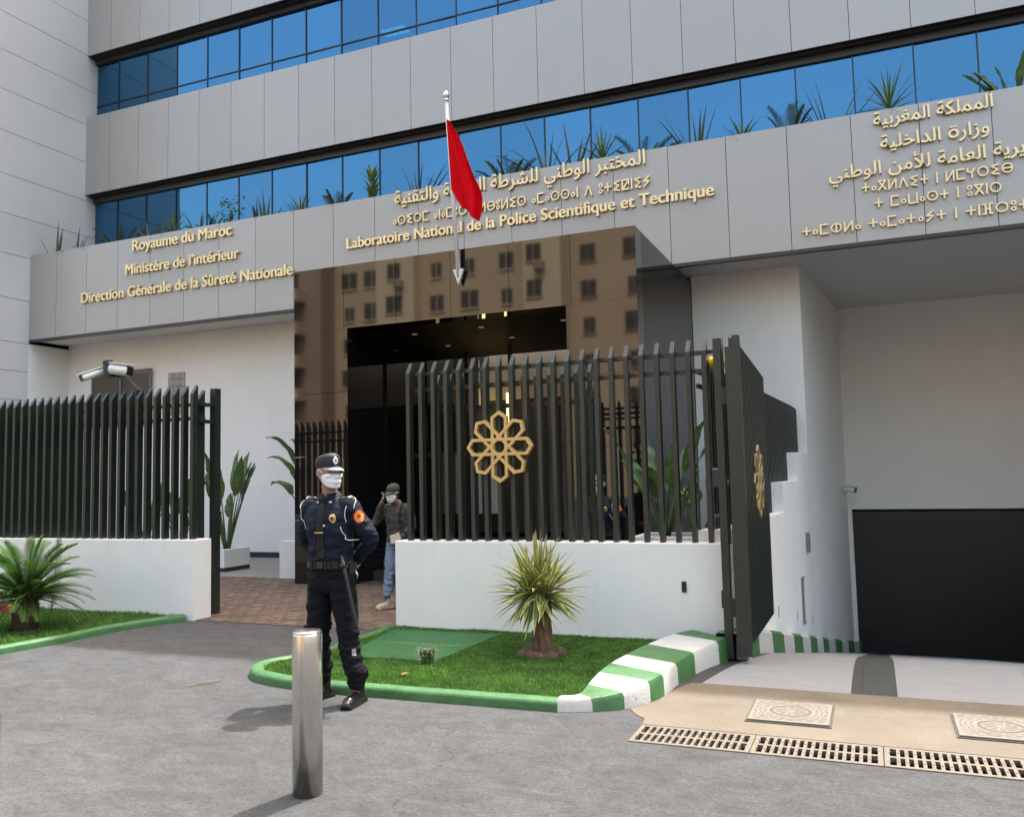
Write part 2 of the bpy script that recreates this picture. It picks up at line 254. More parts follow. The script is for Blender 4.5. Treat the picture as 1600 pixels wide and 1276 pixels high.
# ------------------------------------------------------------------ helpers
def tag(o, label=None, cat=None, group=None, kind=None):
    if label: o['label'] = label
    if cat: o['category'] = cat
    if group: o['group'] = group
    if kind: o['kind'] = kind
    return o
def thing(name, label, cat, loc=(0, 0, 0), rz=0, group=None):
    o = bpy.data.objects.new(name, None); COL.objects.link(o); o.location = loc; o.rotation_euler = (0, 0, rz); o.empty_display_size = .1
    return tag(o, label, cat, group)
def dup(o, parent=None):
    c = o.copy(); COL.objects.link(c)
    if parent: c.parent = parent
    for ch in list(o.children): dup(ch, c)
    return c
class MB:
    def __init__(s): s.v = []; s.f = []; s.uv = []; s.mi = []; s.cur = 0
    def add(s, vs, fs, uvs=None):
        b = len(s.v); s.v += [tuple(v) for v in vs]; s.uv += (uvs if uvs else [(.5, .5)] * len(vs))
        for f in fs: s.f.append(tuple(b + i for i in f)); s.mi.append(s.cur)
        return s
    def box(s, x0, x1, y0, y1, z0, z1):
        vs = [(x, y, z) for z in (z0, z1) for y in (y0, y1) for x in (x0, x1)]
        return s.add(vs, [(0, 2, 3, 1), (4, 5, 7, 6), (0, 1, 5, 4), (2, 6, 7, 3), (0, 4, 6, 2), (1, 3, 7, 5)])
    def obox(s, c, ax, ay, az):
        c, ax, ay, az = V3(c), V3(ax), V3(ay), V3(az)
        vs = [c + ax * i + ay * j + az * k for k in (-1, 1) for j in (-1, 1) for i in (-1, 1)]
        return s.add(vs, [(0, 2, 3, 1), (4, 5, 7, 6), (0, 1, 5, 4), (2, 6, 7, 3), (0, 4, 6, 2), (1, 3, 7, 5)])
    def quad(s, a, b, c, d): return s.add([a, b, c, d], [(0, 1, 2, 3)], [(0, 0), (1, 0), (1, 1), (0, 1)])
    def prism(s, poly, z0, z1, tf=None):
        n = len(poly); vs = [V3((x, y, z0)) for x, y in poly] + [V3((x, y, z1)) for x, y in poly]
        if tf: vs = [tf @ v for v in vs]
        return s.add(vs, [tuple(range(n))[::-1], tuple(range(n, 2 * n))] + [(i, (i + 1) % n, n + (i + 1) % n, n + i) for i in range(n)])
    def tube(s, pts, rad, n=10, cap=True, up=None):
        pts = [V3(p) for p in pts]; k = len(pts); rad = rad if isinstance(rad, (list, tuple)) else [rad] * k
        b = len(s.v); x = None; vs = []
        for i, p in enumerate(pts):
            t = (pts[min(i + 1, k - 1)] - pts[max(i - 1, 0)]).normalized()
            if x is None: x = t.orthogonal().normalized() if up is None else (V3(up) - V3(up).dot(t) * t).normalized()
            x = (x - x.dot(t) * t).normalized(); y = t.cross(x)
            vs += [p + (x * math.cos(a) + y * math.sin(a)) * rad[i] for a in [2 * math.pi * j / n for j in range(n)]]
        fs = [(i * n + j, i * n + (j + 1) % n, (i + 1) * n + (j + 1) % n, (i + 1) * n + j) for i in range(k - 1) for j in range(n)]
        if cap: fs += [tuple(range(n))[::-1], tuple(range((k - 1) * n, k * n))]
        return s.add(vs, fs)
    def rings(s, rings, cap=True, closed=True):
        n = len(rings[0]); k = len(rings); vs = [v for r in rings for v in r]
        fs = [(i * n + j, i * n + (j + 1) % n, (i + 1) * n + (j + 1) % n, (i + 1) * n + j) for i in range(k - 1) for j in range(n if closed else n - 1)]
        if cap: fs += [tuple(range(n))[::-1], tuple(range((k - 1) * n, k * n))]
        return s.add(vs, fs)
    def lathe(s, prof, n=24, c=(0, 0, 0), ax=1., ay=1.):
        c = V3(c); return s.rings([[c + V3((r * ax * math.cos(2 * math.pi * j / n), r * ay * math.sin(2 * math.pi * j / n), z)) for j in range(n)] for r, z in prof])
    def ball(s, c, rx, ry=None, rz=None, n=16, m=10, rot=None):
        ry = ry or rx; rz = rz or rx; c = V3(c); rr = []
        for i in range(m + 1):
            th = math.pi * (i + .001) / (m + .002) - math.pi / 2; ring = []
            for j in range(n):
                a = 2 * math.pi * j / n; p = V3((rx * math.cos(th) * math.cos(a), ry * math.cos(th) * math.sin(a), rz * math.sin(th)))
                ring.append(c + (rot @ p if rot else p))
            rr.append(ring)
        return s.rings(rr)
    def build(s, name, mats, parent=None, smooth=False, bevel=0., seg=2, w=1):
        off = V3((0, 0, 0)); pr = parent
        if parent and w:
            while pr: off += V3(pr.location); pr = pr.parent
        elif not parent:
            xs, ys, zs = zip(*s.v); off = V3(((min(xs) + max(xs)) / 2, (min(ys) + max(ys)) / 2, min(zs)))
        me = bpy.data.meshes.new(name); me.from_pydata([tuple(V3(v) - off) for v in s.v], [], s.f)
        mats = mats if isinstance(mats, (list, tuple)) else [mats]
        for m in mats: me.materials.append(M[m])
        ul = me.uv_layers.new(name='UVMap'); uv = s.uv
        li = [0] * len(me.loops); me.loops.foreach_get('vertex_index', li)
        flat = [c for i in li for c in uv[i]]; ul.data.foreach_set('uv', flat)
        me.polygons.foreach_set('material_index', s.mi)
        if smooth: me.polygons.foreach_set('use_smooth', [True] * len(me.polygons))
        bm = bmesh.new(); bm.from_mesh(me); bmesh.ops.recalc_face_normals(bm, faces=bm.faces) if not smooth == 'leaf' else None
        bm.to_mesh(me); bm.free()
        me.update(); o = bpy.data.objects.new(name, me); COL.objects.link(o)
        if parent: o.parent = parent
        else: o.location = off
        if bevel:
            b = o.modifiers.new('bevel', 'BEVEL'); b.width = bevel; b.segments = seg; b.limit_method = 'ANGLE'; b.angle_limit = R_(40)
        return o
def cr(ps, t):  # Catmull-Rom through tuples
    n = len(ps) - 1; x = min(max(t, 0), .99999) * n; i = int(x); f = x - i
    p0, p1, p2, p3 = ps[max(i - 1, 0)], ps[i], ps[i + 1], ps[min(i + 2, n)]
    return tuple(.5 * (2 * b + (c - a) * f + (2 * a - 5 * b + 4 * c - d) * f * f + (3 * b - a - 3 * c + d) * f ** 3) for a, b, c, d in zip(p0, p1, p2, p3))
def lerp(a, b, t): return a + (b - a) * t
def struct(mb, name, m, **k): return tag(mb.build(name, m, **k), kind='structure')

# ------------------------------------------------------------------ ground, paving, ramp
def grid_rects(xs, ys, hole, z=0.):
    mb = MB()
    for i in range(len(xs) - 1):
        for j in range(len(ys) - 1):
            cx, cy = (xs[i] + xs[i + 1]) / 2, (ys[j] + ys[j + 1]) / 2
            if not hole(cx, cy): mb.quad((xs[i], ys[j], z), (xs[i + 1], ys[j], z), (xs[i + 1], ys[j + 1], z), (xs[i], ys[j + 1], z))
    return mb
GX0, GX1, GY0, GY1 = -1.45, 1.392, 5.14, 5.50
def hole(x, y): return (GX0 < x < GX1 and GY0 < y < GY1) or (-1.6 < x < 3.6 and 6.70 < y < 22)
struct(grid_rects([-300, -1.6, GX0, GX1, 3.6, 300], [-300, GY0, GY1, 6.70, 22, 300], hole), 'ground', 'asphalt')
def rz(y):  # height of the garage ramp
    if y < 7.0: return -.012
    if y < 9.0: return -.012 - .19 * (y - 7.0) ** 2 / 4
    return -.012 - .19 - .19 * (y - 9.0)
def rx(y):  # left edge of the ramp, at the foot of its wall
    return -1.30 + .0435 * max(0, y - 8.3) if y < 15.2 else -1.0 + .095 * (y - 15.2)
YS = [6.70 + .15 * i for i in range(20)] + [9.8 + .6 * i for i in range(18)]
mb = MB()
for a, b in zip(YS, YS[1:]): mb.quad((-1.6, a, rz(a)), (3.6, a, rz(a)), (3.6, b, rz(b)), (-1.6, b, rz(b)))
struct(mb, 'ramp', 'ramp_grey')
def band(x0, x1, y0, y1, dz):
    mb = MB(); ys = [y0] + [y for y in YS if y0 < y < y1] + [y1]
    f0 = x0 if callable(x0) else (lambda y: x0); f1 = x1 if callable(x1) else (lambda y: x1)
    for a, b in zip(ys, ys[1:]): mb.quad((f0(a), a, rz(a) + dz), (f1(a), a, rz(a) + dz), (f1(b), b, rz(b) + dz), (f0(b), b, rz(b) + dz))
    return mb
def pl(y): return max(-1.30 + .22 * (y - 6.72), -1.30 + .22 * .6) if y > 7.3 else -1.30 + .22 * (y - 6.72)
def pl2(y): return rx(y) + .27 if y > 8.3 else lerp(-1.30, -1.03, (y - 6.75) / 1.55)
struct(band(pl2, -.235, 6.75, 19.4, .005), 'ramp_lane_paint', 'ramp_white')
struct(band(.075, 1.62, 6.75, 19.4, .005), 'ramp_lane_paint', 'ramp_white')
# grooves between channel and strip
struct(band(-.165, -.155, 6.72, 19.4, .004), 'ramp_joint', 'joint_dark')
# cream concrete apron in front of the ramp
ap = [(-1.62, 5.84), (-1.55, 5.72), (-1.47, 5.64), (-1.45, 5.51), (1.40, 5.51), (1.40, 5.13), (3.6, 5.13), (3.6, 6.70), (-1.36, 6.70), (-1.50, 6.3), (-1.56, 6.0)]
mb = MB(); mb.prism(ap, -.06, .005); struct(mb, 'apron', 'concrete')
# cobbled entrance court
mb = MB(); mb.add([(-16, 8.02, .006), (-1.6, 8.02, .006), (-1.6, 11.9, .006), (-16, 11.9, .006)], [(0, 1, 2, 3)]); struct(mb, 'paving', 'paver')
mb = MB(); mb.add([(-18.2, 11.905, .008), (-8.55, 11.905, .008), (-8.55, 15.05, .008), (-18.2, 15.05, .008)], [(0, 1, 2, 3)]); struct(mb, 'path', 'tile_grey')
# drain channel under the gratings
mb = MB(); mb.box(GX0, GX1, GY0, GY1, -.3, -.25)
mb.box(GX0 - .001, GX0 + .01, GY0, GY1, -.25, -.002); mb.box(GX0 + .01, GX1, GY0 - .001, GY0 + .01, -.25, -.002); mb.box(GX0 + .01, GX1, GY1 - .01, GY1 + .001, -.25, -.002)
struct(mb, 'drain_channel', 'pit')
# gratings
def grating(x0, label):
    w, g = .705, .012; x1 = x0 + w; y0, y1 = GY0 + .004, GY1 - .004; z0, z1 = -.022, .006
    mb = MB(); n = 15; e = .028; p = (w - 2 * e) / n
    ym = (y0 + y1) / 2
    for (a, b) in ((y0, y0 + .032), (ym - .014, ym + .014), (y1 - .032, y1)): mb.box(x0, x1, a, b, z0, z1)
    for (a, b) in ((y0 + .032, ym - .014), (ym + .014, y1 - .032)):
        mb.box(x0, x0 + e, a, b, z0, z1); mb.box(x1 - e, x1, a, b, z0, z1)
        for i in range(1, n):
            cx = x0 + e + i * p
            mb.box(cx - .0095, cx + .0095, a, b, z0, z1)
        for i in range(n + 1):   # small studs on the ribs
            cx = x0 + e + i * p
            mb.obox((cx, (a + b) / 2, z1 + .0015), (.005, 0, 0), (0, .006, 0), (0, 0, .0015))
    return tag(mb.build('drain_grate', 'grate_paint'), label, 'drain grate', 'drain grates along the apron')
grating(-1.447, 'cream painted slotted drain grate nearest the striped kerb, at the left end of the row')
grating(-.737, 'cream slotted drain grate in front of the whole manhole cover, between two other grates')
grating(-.027, 'cream slotted drain grate cut by the right edge of the photo, below the second cover')
grating(.683, 'cream slotted drain grate furthest right along the apron, past the second cover')
# manhole covers
def manhole(cx, cy, label):
    t = thing('manhole_cover', label, 'manhole cover', (cx, cy, 0), group='square manhole covers on the apron')
    mb = MB(); h = .25; mb.box(cx - h - .012, cx + h + .012, cy - h - .012, cy + h + .012, .0, .012); mb.build('frame', 'cover_groove', t)
    mb = MB(); mb.box(cx - h, cx + h, cy - h, cy + h, .012, .024); mb.build('plate', 'cover_paint', t, bevel=.006)
    mb = MB()
    def arc(r, a0, a1, w=.004, n=20):
        for i in range(n):
            a, b = lerp(a0, a1, i / n), lerp(a0, a1, (i + 1) / n)
            q = [(cx + rr * math.cos(x), cy + rr * math.sin(x)) for rr, x in ((r - w, a), (r + w, a), (r + w, b), (r - w, b))]
            if all(abs(x - cx) < h - .015 and abs(y - cy) < h - .015 for x, y in q): mb.add([(x, y, .0252) for x, y in q], [(0, 1, 2, 3)])
    arc(.125, 0, 2 * math.pi, .0052, 48); arc(.112, 0, 2 * math.pi, .0015, 48)
    for k, r in enumerate((.165, .195, .225, .255, .285)):
        for j in range(12): arc(r, j * math.pi / 6 + k * .26, j * math.pi / 6 + k * .26 + .4, .0028, 5)
    for k in range(10):   # radial ribs of the cast boss
        a = k * math.pi / 5 + .2
        for da, r0, r1 in ((0, .03, .095), (.2, .06, .1)):
            c, s_ = math.cos(a + da), math.sin(a + da); q = [(cx + r * c + o * -s_, cy + r * s_ + o * c) for r, o in ((r0, -.002), (r1, -.002), (r1, .002), (r0, .002))]
            mb.add([(x, y, .0252) for x, y in q], [(0, 1, 2, 3)])
    mb.build('cast_pattern', 'cover_groove', t)
manhole(-.585, 6.03, 'square cream manhole cover with a ringed boss, the one seen whole')
manhole(.635, 6.06, 'square cream manhole cover cut off by the right edge of the photo')

# ------------------------------------------------------------------ kerbs, lawns
def sweep(path, w, h, r=.03, z0=0., name='kerb', m='green_paint', n=6):
    P = [cr(path, i / (n * (len(path) - 1))) for i in range(n * (len(path) - 1) + 1)]; mb = MB(); rg = []
    for i, p in enumerate(P):
        a = V3((*P[max(i - 1, 0)], 0)); b = V3((*P[min(i + 1, len(P) - 1)], 0)); t = (b - a).normalized(); nr = V3((-t.y, t.x, 0)); c = V3((*p, 0))
        wob = 1 + .05 * noise.noise(V3((p[0] * 3, p[1] * 3, 0)))
        prof = [(0, z0 - .05), (0, h - r), (r * .3, h - r * .3), (r, h), (w - r, h + .004), (w - r * .3, h - r * .3), (w, h - r), (w, z0 - .05)]
        rg.append([c + nr * -(u) * 1 + V3((0, 0, v * wob)) for u, v in prof])
    mb.rings(rg); o = mb.build(name, m, None, smooth=True); o.data.set_sharp_from_angle(angle=R_(50)); return o
k = sweep([(-2.07, 5.615), (-2.6, 5.60), (-3.21, 5.585), (-3.86, 5.57), (-4.35, 5.61), (-4.72, 5.72), (-4.93, 5.93), (-4.98, 6.17), (-4.88, 6.42), (-4.78, 6.8), (-4.80, 7.4), (-4.85, 7.98)], .12, .075)
tag(k, 'green painted low kerb curving round the lawn where the policeman stands', 'kerb')
k = sweep([(-7.9, 3.0), (-7.92, 4.6), (-7.90, 5.87), (-7.82, 6.5), (-7.82, 7.1), (-7.70, 7.6), (-7.55, 7.94)][::-1], .11, .075)
tag(k, 'green painted low kerb edging the left lawn beside the cycad', 'kerb')
# flatten weld: striped broad kerb
def striped():
    outer = [(-2.07, 5.61), (-1.84, 5.70), (-1.65, 5.83), (-1.52, 6.04), (-1.47, 6.25), (-1.45, 6.63), (-1.40, 7.05), (-1.29, 7.54), (-1.25, 7.72)]
    inner = [(-2.08, 5.72), (-1.98, 5.80), (-1.97, 5.98), (-1.96, 6.22), (-1.95, 6.50), (-1.93, 6.86), (-1.86, 7.30), (-1.74, 7.80), (-1.62, 8.04)]
    hs = [.09, .09, .115, .15, .16, .155, .16, .165, .165]; mb = MB()
    n = 5
    for i in range(8):
        mb.cur = (i + 0) % 2
        rg = []
        for j in range(n + 1):
            t = (i + j / n) / 8; o = cr(outer, t); q = cr(inner, t); h = cr([(x,) for x in hs], t)[0]; o, q = V3((*o, 0)), V3((*q, 0)); d = (q - o); dn = d.normalized()
            pr = [o + V3((0, 0, -.1)), o + V3((0, 0, h - .03)) + dn * .012, o + dn * .028 + V3((0, 0, h - .006)), o + dn * .05 + V3((0, 0, h)), q - dn * .01 + V3((0, 0, h - .002)), q + V3((0, 0, h - .02)), q + V3((0, 0, -.1))]
            rg.append([p for p in pr])
        mb.rings(rg, cap=False)
    o = mb.build('striped_kerb', ['white_kerb', 'green_paint'], smooth=True); o.data.set_sharp_from_angle(angle=R_(32)); return tag(o, 'broad kerb painted in white and green blocks at the corner of the lawn and apron', 'kerb')
striped()
def ramp_kerb():
    mb = MB(); y = 7.75; i = 1
    while y < 19.3:
        y2 = min(y + .8, 19.4); mb.cur = i % 2; rg = []
        for j in range(4):
            yy = lerp(y, y2, j / 3); x = rx(yy) - .0; z = rz(yy); w = .21; h = .23
            rg.append([V3((x + w, yy, z - .05)), V3((x + w - .01, yy, z + h - .03)), V3((x + w - .04, yy, z + h)), V3((x - .05, yy, z + h + .003)), V3((x - .05, yy, z - .05))])
        mb.rings(rg, cap=False); y = y2; i += 1
    o = mb.build('ramp_kerb', ['white_kerb', 'green_paint'], smooth=True); o.data.set_sharp_from_angle(angle=R_(32)); return tag(o, 'tall kerb striped green and white running down the ramp under the stepped wall', 'kerb')
ramp_kerb()
struct(band(lambda y: 1.0 + .3 * (y - 7.95), lambda y: 1.6 + .3 * (y - 7.95), 7.95, 12, .012), 'red_lane_paint', 'red_paint')
mb = MB(); mb.prism([(-14, 7.3), (-9.95, 7.5), (-9.98, 7.72), (-14, 7.52)], -.05, .16); tag(mb.build('red_kerb', 'red_paint', bevel=.015), 'red painted kerb behind the cycad at the left edge', 'kerb')

isl = [(-2.06, 5.70), (-2.6, 5.69), (-3.21, 5.67), (-3.86, 5.66), (-4.30, 5.70), (-4.66, 5.80), (-4.83, 5.98), (-4.88, 6.17), (-4.78, 6.42), (-4.68, 6.8), (-4.70, 7.4), (-4.76, 8.06), (-1.6, 8.06), (-1.72, 7.8), (-1.85, 7.3), (-1.92, 6.86), (-1.94, 6.5), (-1.95, 6.2), (-1.96, 6.0), (-2.0, 5.8)]
mb = MB(); mb.prism(isl, -.05, .045); struct(mb, 'flower_bed', 'grass_soil')
lisl = [(-20, 3.0), (-8.0, 3.0), (-8.02, 4.6), (-8.0, 5.87), (-7.92, 6.5), (-7.92, 7.1), (-7.80, 7.6), (-7.62, 8.02), (-20, 8.02)]
mb = MB(); mb.prism(lisl, -.05, .045); struct(mb, 'flower_bed', 'grass_soil')
def inside(p, poly):
    x, y = p; c = False; n = len(poly)
    for i in range(n):
        (x0, y0), (x1, y1) = poly[i], poly[(i + 1) % n]
        if (y0 > y) != (y1 > y) and x < (x1 - x0) * (y - y0) / (y1 - y0) + x0: c = not c
    return c
COVER = [(-4.66, 7.84), (-3.48, 7.90), (-3.52, 6.58), (-4.43, 6.53)]
def lawn(poly, n, bb, avoid, hmin, hmax, name):
    rnd = random.Random(3); mb = MB(); k = 0
    while k < n:
        x, y = rnd.uniform(bb[0], bb[1]), rnd.uniform(bb[2], bb[3])
        if not inside((x, y), poly) or any(f(x, y) for f in avoid): continue
        k += 1
        cl = .7 + .6 * noise.noise(V3((x * 2.2, y * 2.2, 1)))
        h = rnd.uniform(hmin, hmax) * max(.5, cl); a = rnd.uniform(0, 6.283); w = .0042; l = rnd.uniform(.1, .75) * h; b = rnd.uniform(0, 6.283)
        c, s_ = math.cos(a) * w, math.sin(a) * w; dx, dy = math.cos(b) * l, math.sin(b) * l
        mb.add([(x - c, y - s_, .04), (x + c, y + s_, .04), (x + dx * .4 + c * .8, y + dy * .4 + s_ * .8, .045 + h * .6), (x + dx * .4 - c * .8, y + dy * .4 - s_ * .8, .045 + h * .6), (x + dx, y + dy, .045 + h)], [(0, 1, 2, 3), (3, 2, 4)], [(.45, 0), (.55, 0), (.55, .6), (.45, .6), (.5, 1)])
    return tag(mb.build(name, 'grass_blade', smooth='leaf'), kind='stuff')
lawn(isl, 60000, (-4.9, -1.6, 5.6, 8.06), [lambda x, y: inside((x, y), COVER), lambda x, y: (x + 2.72) ** 2 + (y - 7.12) ** 2 < .035 + .02 * noise.noise(V3((x * 6, y * 6, 0)))], .018, .040, 'grass')
lawn(lisl, 42000, (-11.5, -7.6, 4.6, 8.02), [lambda x, y: (x + 8.67) ** 2 + (y - 6.71) ** 2 < .03], .03, .07, 'grass')
mb = MB(); q = MB()
mb.prism([(x, y) for x, y in COVER], .03, .062)
t = thing('access_cover', 'green painted chequer plate cover set in the lawn behind the policeman', 'access cover', (-4.0, 7.2, .03))
mb.build('plate', 'green_plate', t, bevel=.004)
mb = MB()
def cov(u, v): return V3((lerp(lerp(-4.43, -3.52, u), lerp(-4.66, -3.48, u), v), lerp(lerp(6.53, 6.58, u), lerp(7.84, 7.90, u), v), .0625))
for j in range(34):
    for i in range(30):
        u, v = .12 + .76 * (i + .5 * (j % 2)) / 30, .16 + .68 * j / 34; c = cov(u, v); s_ = 1 if (i + j) % 2 else -1; d = V3((.008, .008 * s_, 0)); e = V3((-.0025, .0025 * s_, 0))
        mb.add([c - d - e, c - d + e, c + d + e, c + d - e], [(0, 1, 2, 3)]); b = len(mb.v)
for v in (.12, .49, .51, .88):
    a, b = cov(.08, v), cov(.92, v); o = V3((0, .006, .0006)); mb.add([a - o, b - o, b + o, a + o], [(0, 1, 2, 3)])
mb.build('tread', 'green_paint', t)
# small litter on the lawn and soil round the yucca
mb = MB()
for i in range(60):
    a = random.uniform(0, 6.28); r = .21 * math.sqrt(random.random()); x, y = -2.72 + r * math.cos(a), 7.12 + r * math.sin(a); s_ = random.uniform(.01, .028); mb.ball((x, y, .048), s_, s_ * .8, s_ * .6, 6, 4)
tag(mb.build('bare_soil', 'soil'), kind='stuff')
def dead_leaf(x, y, z, l, label):
    mb = MB(); a = random.uniform(0, 6.28); d = V3((math.cos(a), math.sin(a), .1)) * l; e = V3((-math.sin(a), math.cos(a), .2)) * l * .35; c = V3((x, y, z)); rows = []
    for i in range(6):
        u = i / 5; w = math.sin(math.pi * min(.98, u + .02)); p = c + d * (u - .5) + V3((0, 0, .25 * l * (u - .5) ** 2)); rows.append([p - e * w + V3((0, 0, .3 * l * w * .3)), p, p + e * w + V3((0, 0, .3 * l * w * .3))])
    mb.rings(rows, cap=False, closed=False); return tag(mb.build('fallen_leaf', 'dry_leaf', smooth=True), label, 'leaf')
dead_leaf(-3.47, 5.98, .085, .07, 'dry yellow leaf lying on the lawn just right of the small cactus')
mb = MB(); mb.tube([(-4.98, 5.62, .014), (-5.03, 5.50, .022), (-5.10, 5.40, .012)], .005, 5); tag(mb.build('straw', 'dry_leaf'), 'bent dry straw lying by the rounded end of the kerb', 'straw')

# ------------------------------------------------------------------ the main building
XL, XR = -18.27, 24.0
YF, YU, YG, YW = 14.1, 15.6, 15.9, 15.2
office = thing('office_building', 'grey panelled institute with two blue ribbon windows and a glossy black entrance portal', 'building', (0, YF, 0))
def panel_band(name, x0, x1, y, z0, z1, seam0, pitch, thick=.12, parent=office, m='grey_panel', gap=.010):
    xs = [x0] + [seam0 + pitch * k for k in range(-40, 60) if x0 + .06 < seam0 + pitch * k < x1 - .06] + [x1]
    mb = MB()
    for a, b in zip(xs, xs[1:]): mb.box(a + gap / 2 * (a != x0), b - gap / 2 * (b != x1), y, y + .03, z0, z1)
    o = mb.build(name, m, parent)
    mb = MB(); mb.box(x0 + .002, x1 - .002, y + .0305, y + thick, z0 + .006, z1 - .006); mb.build('backing', 'joint_dark', o)
    return o
# lower parapet band (front of the planter) with its dark bottom edge
panel_band('fascia', XL, XR, YF, 5.10, 7.13, 1.88, .9637)
mb = MB(); mb.box(XL, XR, YF + .003, YF + .13, 5.045, 5.099); mb.build('fascia_edge', 'soffit_dark', office)
mb = MB(); mb.box(XL, XR, YF + .131, YW + .03, 5.10, 5.20)
mb.build('soffit', 'soffit_light', office)
mb = MB(); mb.box(XL, XR, YF + .125, YU + .3, 6.60, 6.72); mb.build('planter_bed', 'soil', office)
# upper bands
panel_band('spandrel', XL, XR, YU, 9.06, 11.10, 1.95, .970)
panel_band('spandrel', XL, XR, YU, 12.76, 14.80, 1.95, .970)
for z0, z1 in ((8.90, 9.057), (12.62, 12.757)):
    mb = MB(); mb.box(XL, XR, YU + .131, YG + .1, z1 - .03, z1 + .04); mb.box(XL, XR, YG - .06, YG + .1, z0, z1 - .031); mb.build('window_head', 'soffit_dark', office)
mb = MB(); mb.box(XL, XR, YU + .131, YG + .05, 10.98, 11.06); mb.build('sill', 'soffit_dark', office)
mb = MB(); mb.box(XL, XR, YU, YU + .3, 14.81, 21.5); mb.box(XL, XR, YU + .3, 34, 21.2, 21.5); mb.box(XL, XR, 33.7, 34, 0, 21.2); mb.box(XR - .3, XR, YG + 1, 33.7, 0, 21.2); mb.box(XL, XL + .3, YG + .4, 33.7, 0, 21.2); mb.build('upper_wall', 'white_plaster', office)
# rooms behind the glass
mb = MB(); mb.box(XL + .31, XR - .31, 19.5, 19.7, 6.73, 14.7); mb.box(XL + .31, XR - .31, YG + .11, 19.5, 6.5, 6.6); mb.box(XL + .31, XR - .31, YG + .11, 19.5, 10.3, 10.4); mb.box(XL + .31, XR - .31, YG + .11, 19.5, 14.2, 14.3); mb.build('office_interior', 'office_dark', office)
def lamp_at(x, y, z, w=.6, d=.3):
    mb = MB(); mb.box(x - w / 2, x + w / 2, y - d / 2, y + d / 2, z - .03, z); mb.build('ceiling_or_fill_light', 'ceiling_lamp', office)
# windows: each pane its own part, each mullion its own part
mx0, mp = 1.98, .9725
MX = sorted(mx0 + mp * k for k in range(-21, 12))
MX = [x for x in MX if x > XL + .2]
def ribbon(z0, z1, transom):
    xs = [XL + .02] + MX
    for i, (a, b) in enumerate(zip(xs, xs[1:])):
        if a > 6: continue
        t = random.uniform(-.0016, .0016); t2 = random.uniform(-.0016, .0016); mb = MB()
        def pane(za, zb): mb.add([(a + .0125, YG + t * 3, za), (b - .0125, YG - t * 3, za), (b - .0125, YG - t * 3 + t2 * 2, zb), (a + .0125, YG + t * 3 + t2 * 2, zb), (a + .0125, YG + .012 + t * 3, za), (b - .0125, YG + .012 - t * 3, za), (b - .0125, YG + .012 - t * 3, zb), (a + .0125, YG + .012 + t * 3, zb)], [(0, 1, 2, 3), (5, 4, 7, 6), (0, 4, 5, 1), (3, 2, 6, 7), (0, 3, 7, 4), (1, 5, 6, 2)])
        if transom: pane(z0, transom - .0145); pane(transom + .0145, z1)
        else: pane(z0, z1)
        w = mb.build('window', 'blue_glass', office)
    for x in MX:
        if x > 6.5: continue
        mb = MB(); mb.box(x - .012, x + .012, YG - .02, YG + .06, z0, z1); mb.build('mullion', 'frame_dark', office)
    if transom:
        mb = MB()
        for a, b in zip(xs, xs[1:]): mb.box(a + .0122, b - .0122, YG - .02, YG + .04, transom - .014, transom + .014)
        mb.build('transom', 'frame_dark', office)
    mb = MB(); mb.box(6.0, XR, YG, YG + .05, z0, z1); mb.build('window', 'blue_glass', office)
ribbon(6.73, 8.899, None); ribbon(11.061, 12.62, 11.50)
for x, y, z in ((-14.9, 16.9, 11.62), (-9.9, 17.0, 12.2), (.1, 16.6, 7.9), (1.9, 16.5, 7.93), (-1.6, 16.6, 7.7), (-6.3, 16.9, 7.9)): lamp_at(x, y, z)
# ground floor walls under the fascia
mb = MB(); mb.box(XL, -8.515, YW, YW + .2, 0, 5.099); mb.build('wall', 'white_plaster', office)
mb = MB(); mb.box(-2.835, -1.001, YW, YW + .2, 0, 5.099)
mb.build('wall', 'white_plaster', office)
mb = MB(); mb.box(-9.26, -8.512, 11.86, 12.05, 0, .62); mb.build('stub_wall', 'white_plaster', office)
mb = MB(); mb.box(-17.8, -9.3, YW - .02, YW - .001, .009, .11); mb.build('skirting', 'joint_dark', office)
mb = MB(); mb.box(-17.35, -15.55, YW - .05, YW - .001, 3.0, 4.30)
lw = mb.build('window', 'louvre', office)
mb = MB()
for k in range(22): mb.obox((-16.45, YW - .065, 3.06 + .056 * k), (.86, 0, 0), (0, .014, .012), (0, -.002, .003))
mb.build('louvre', 'louvre', lw)
mb = MB(); mb.box(-17.40, -15.50, YW - .08, YW - .051, 4.30, 4.35); mb.box(-17.40, -17.35, YW - .08, YW - .051, 3.0, 4.3); mb.box(-15.55, -15.5, YW - .08, YW - .051, 3.0, 4.3); mb.box(-16.48, -16.42, YW - .09, YW - .076, 3.0, 4.3); mb.build('frame', 'grey_box', lw)
mb = MB()
for i in range(3):
    for j in range(6): mb.box(-15.02 + .17 * i, -14.86 + .17 * i, YW - .03, YW - .001, 3.22 + .165 * j, 3.375 + .165 * j)
mb.build('glass_block_window', 'glass_block', office, bevel=.012)
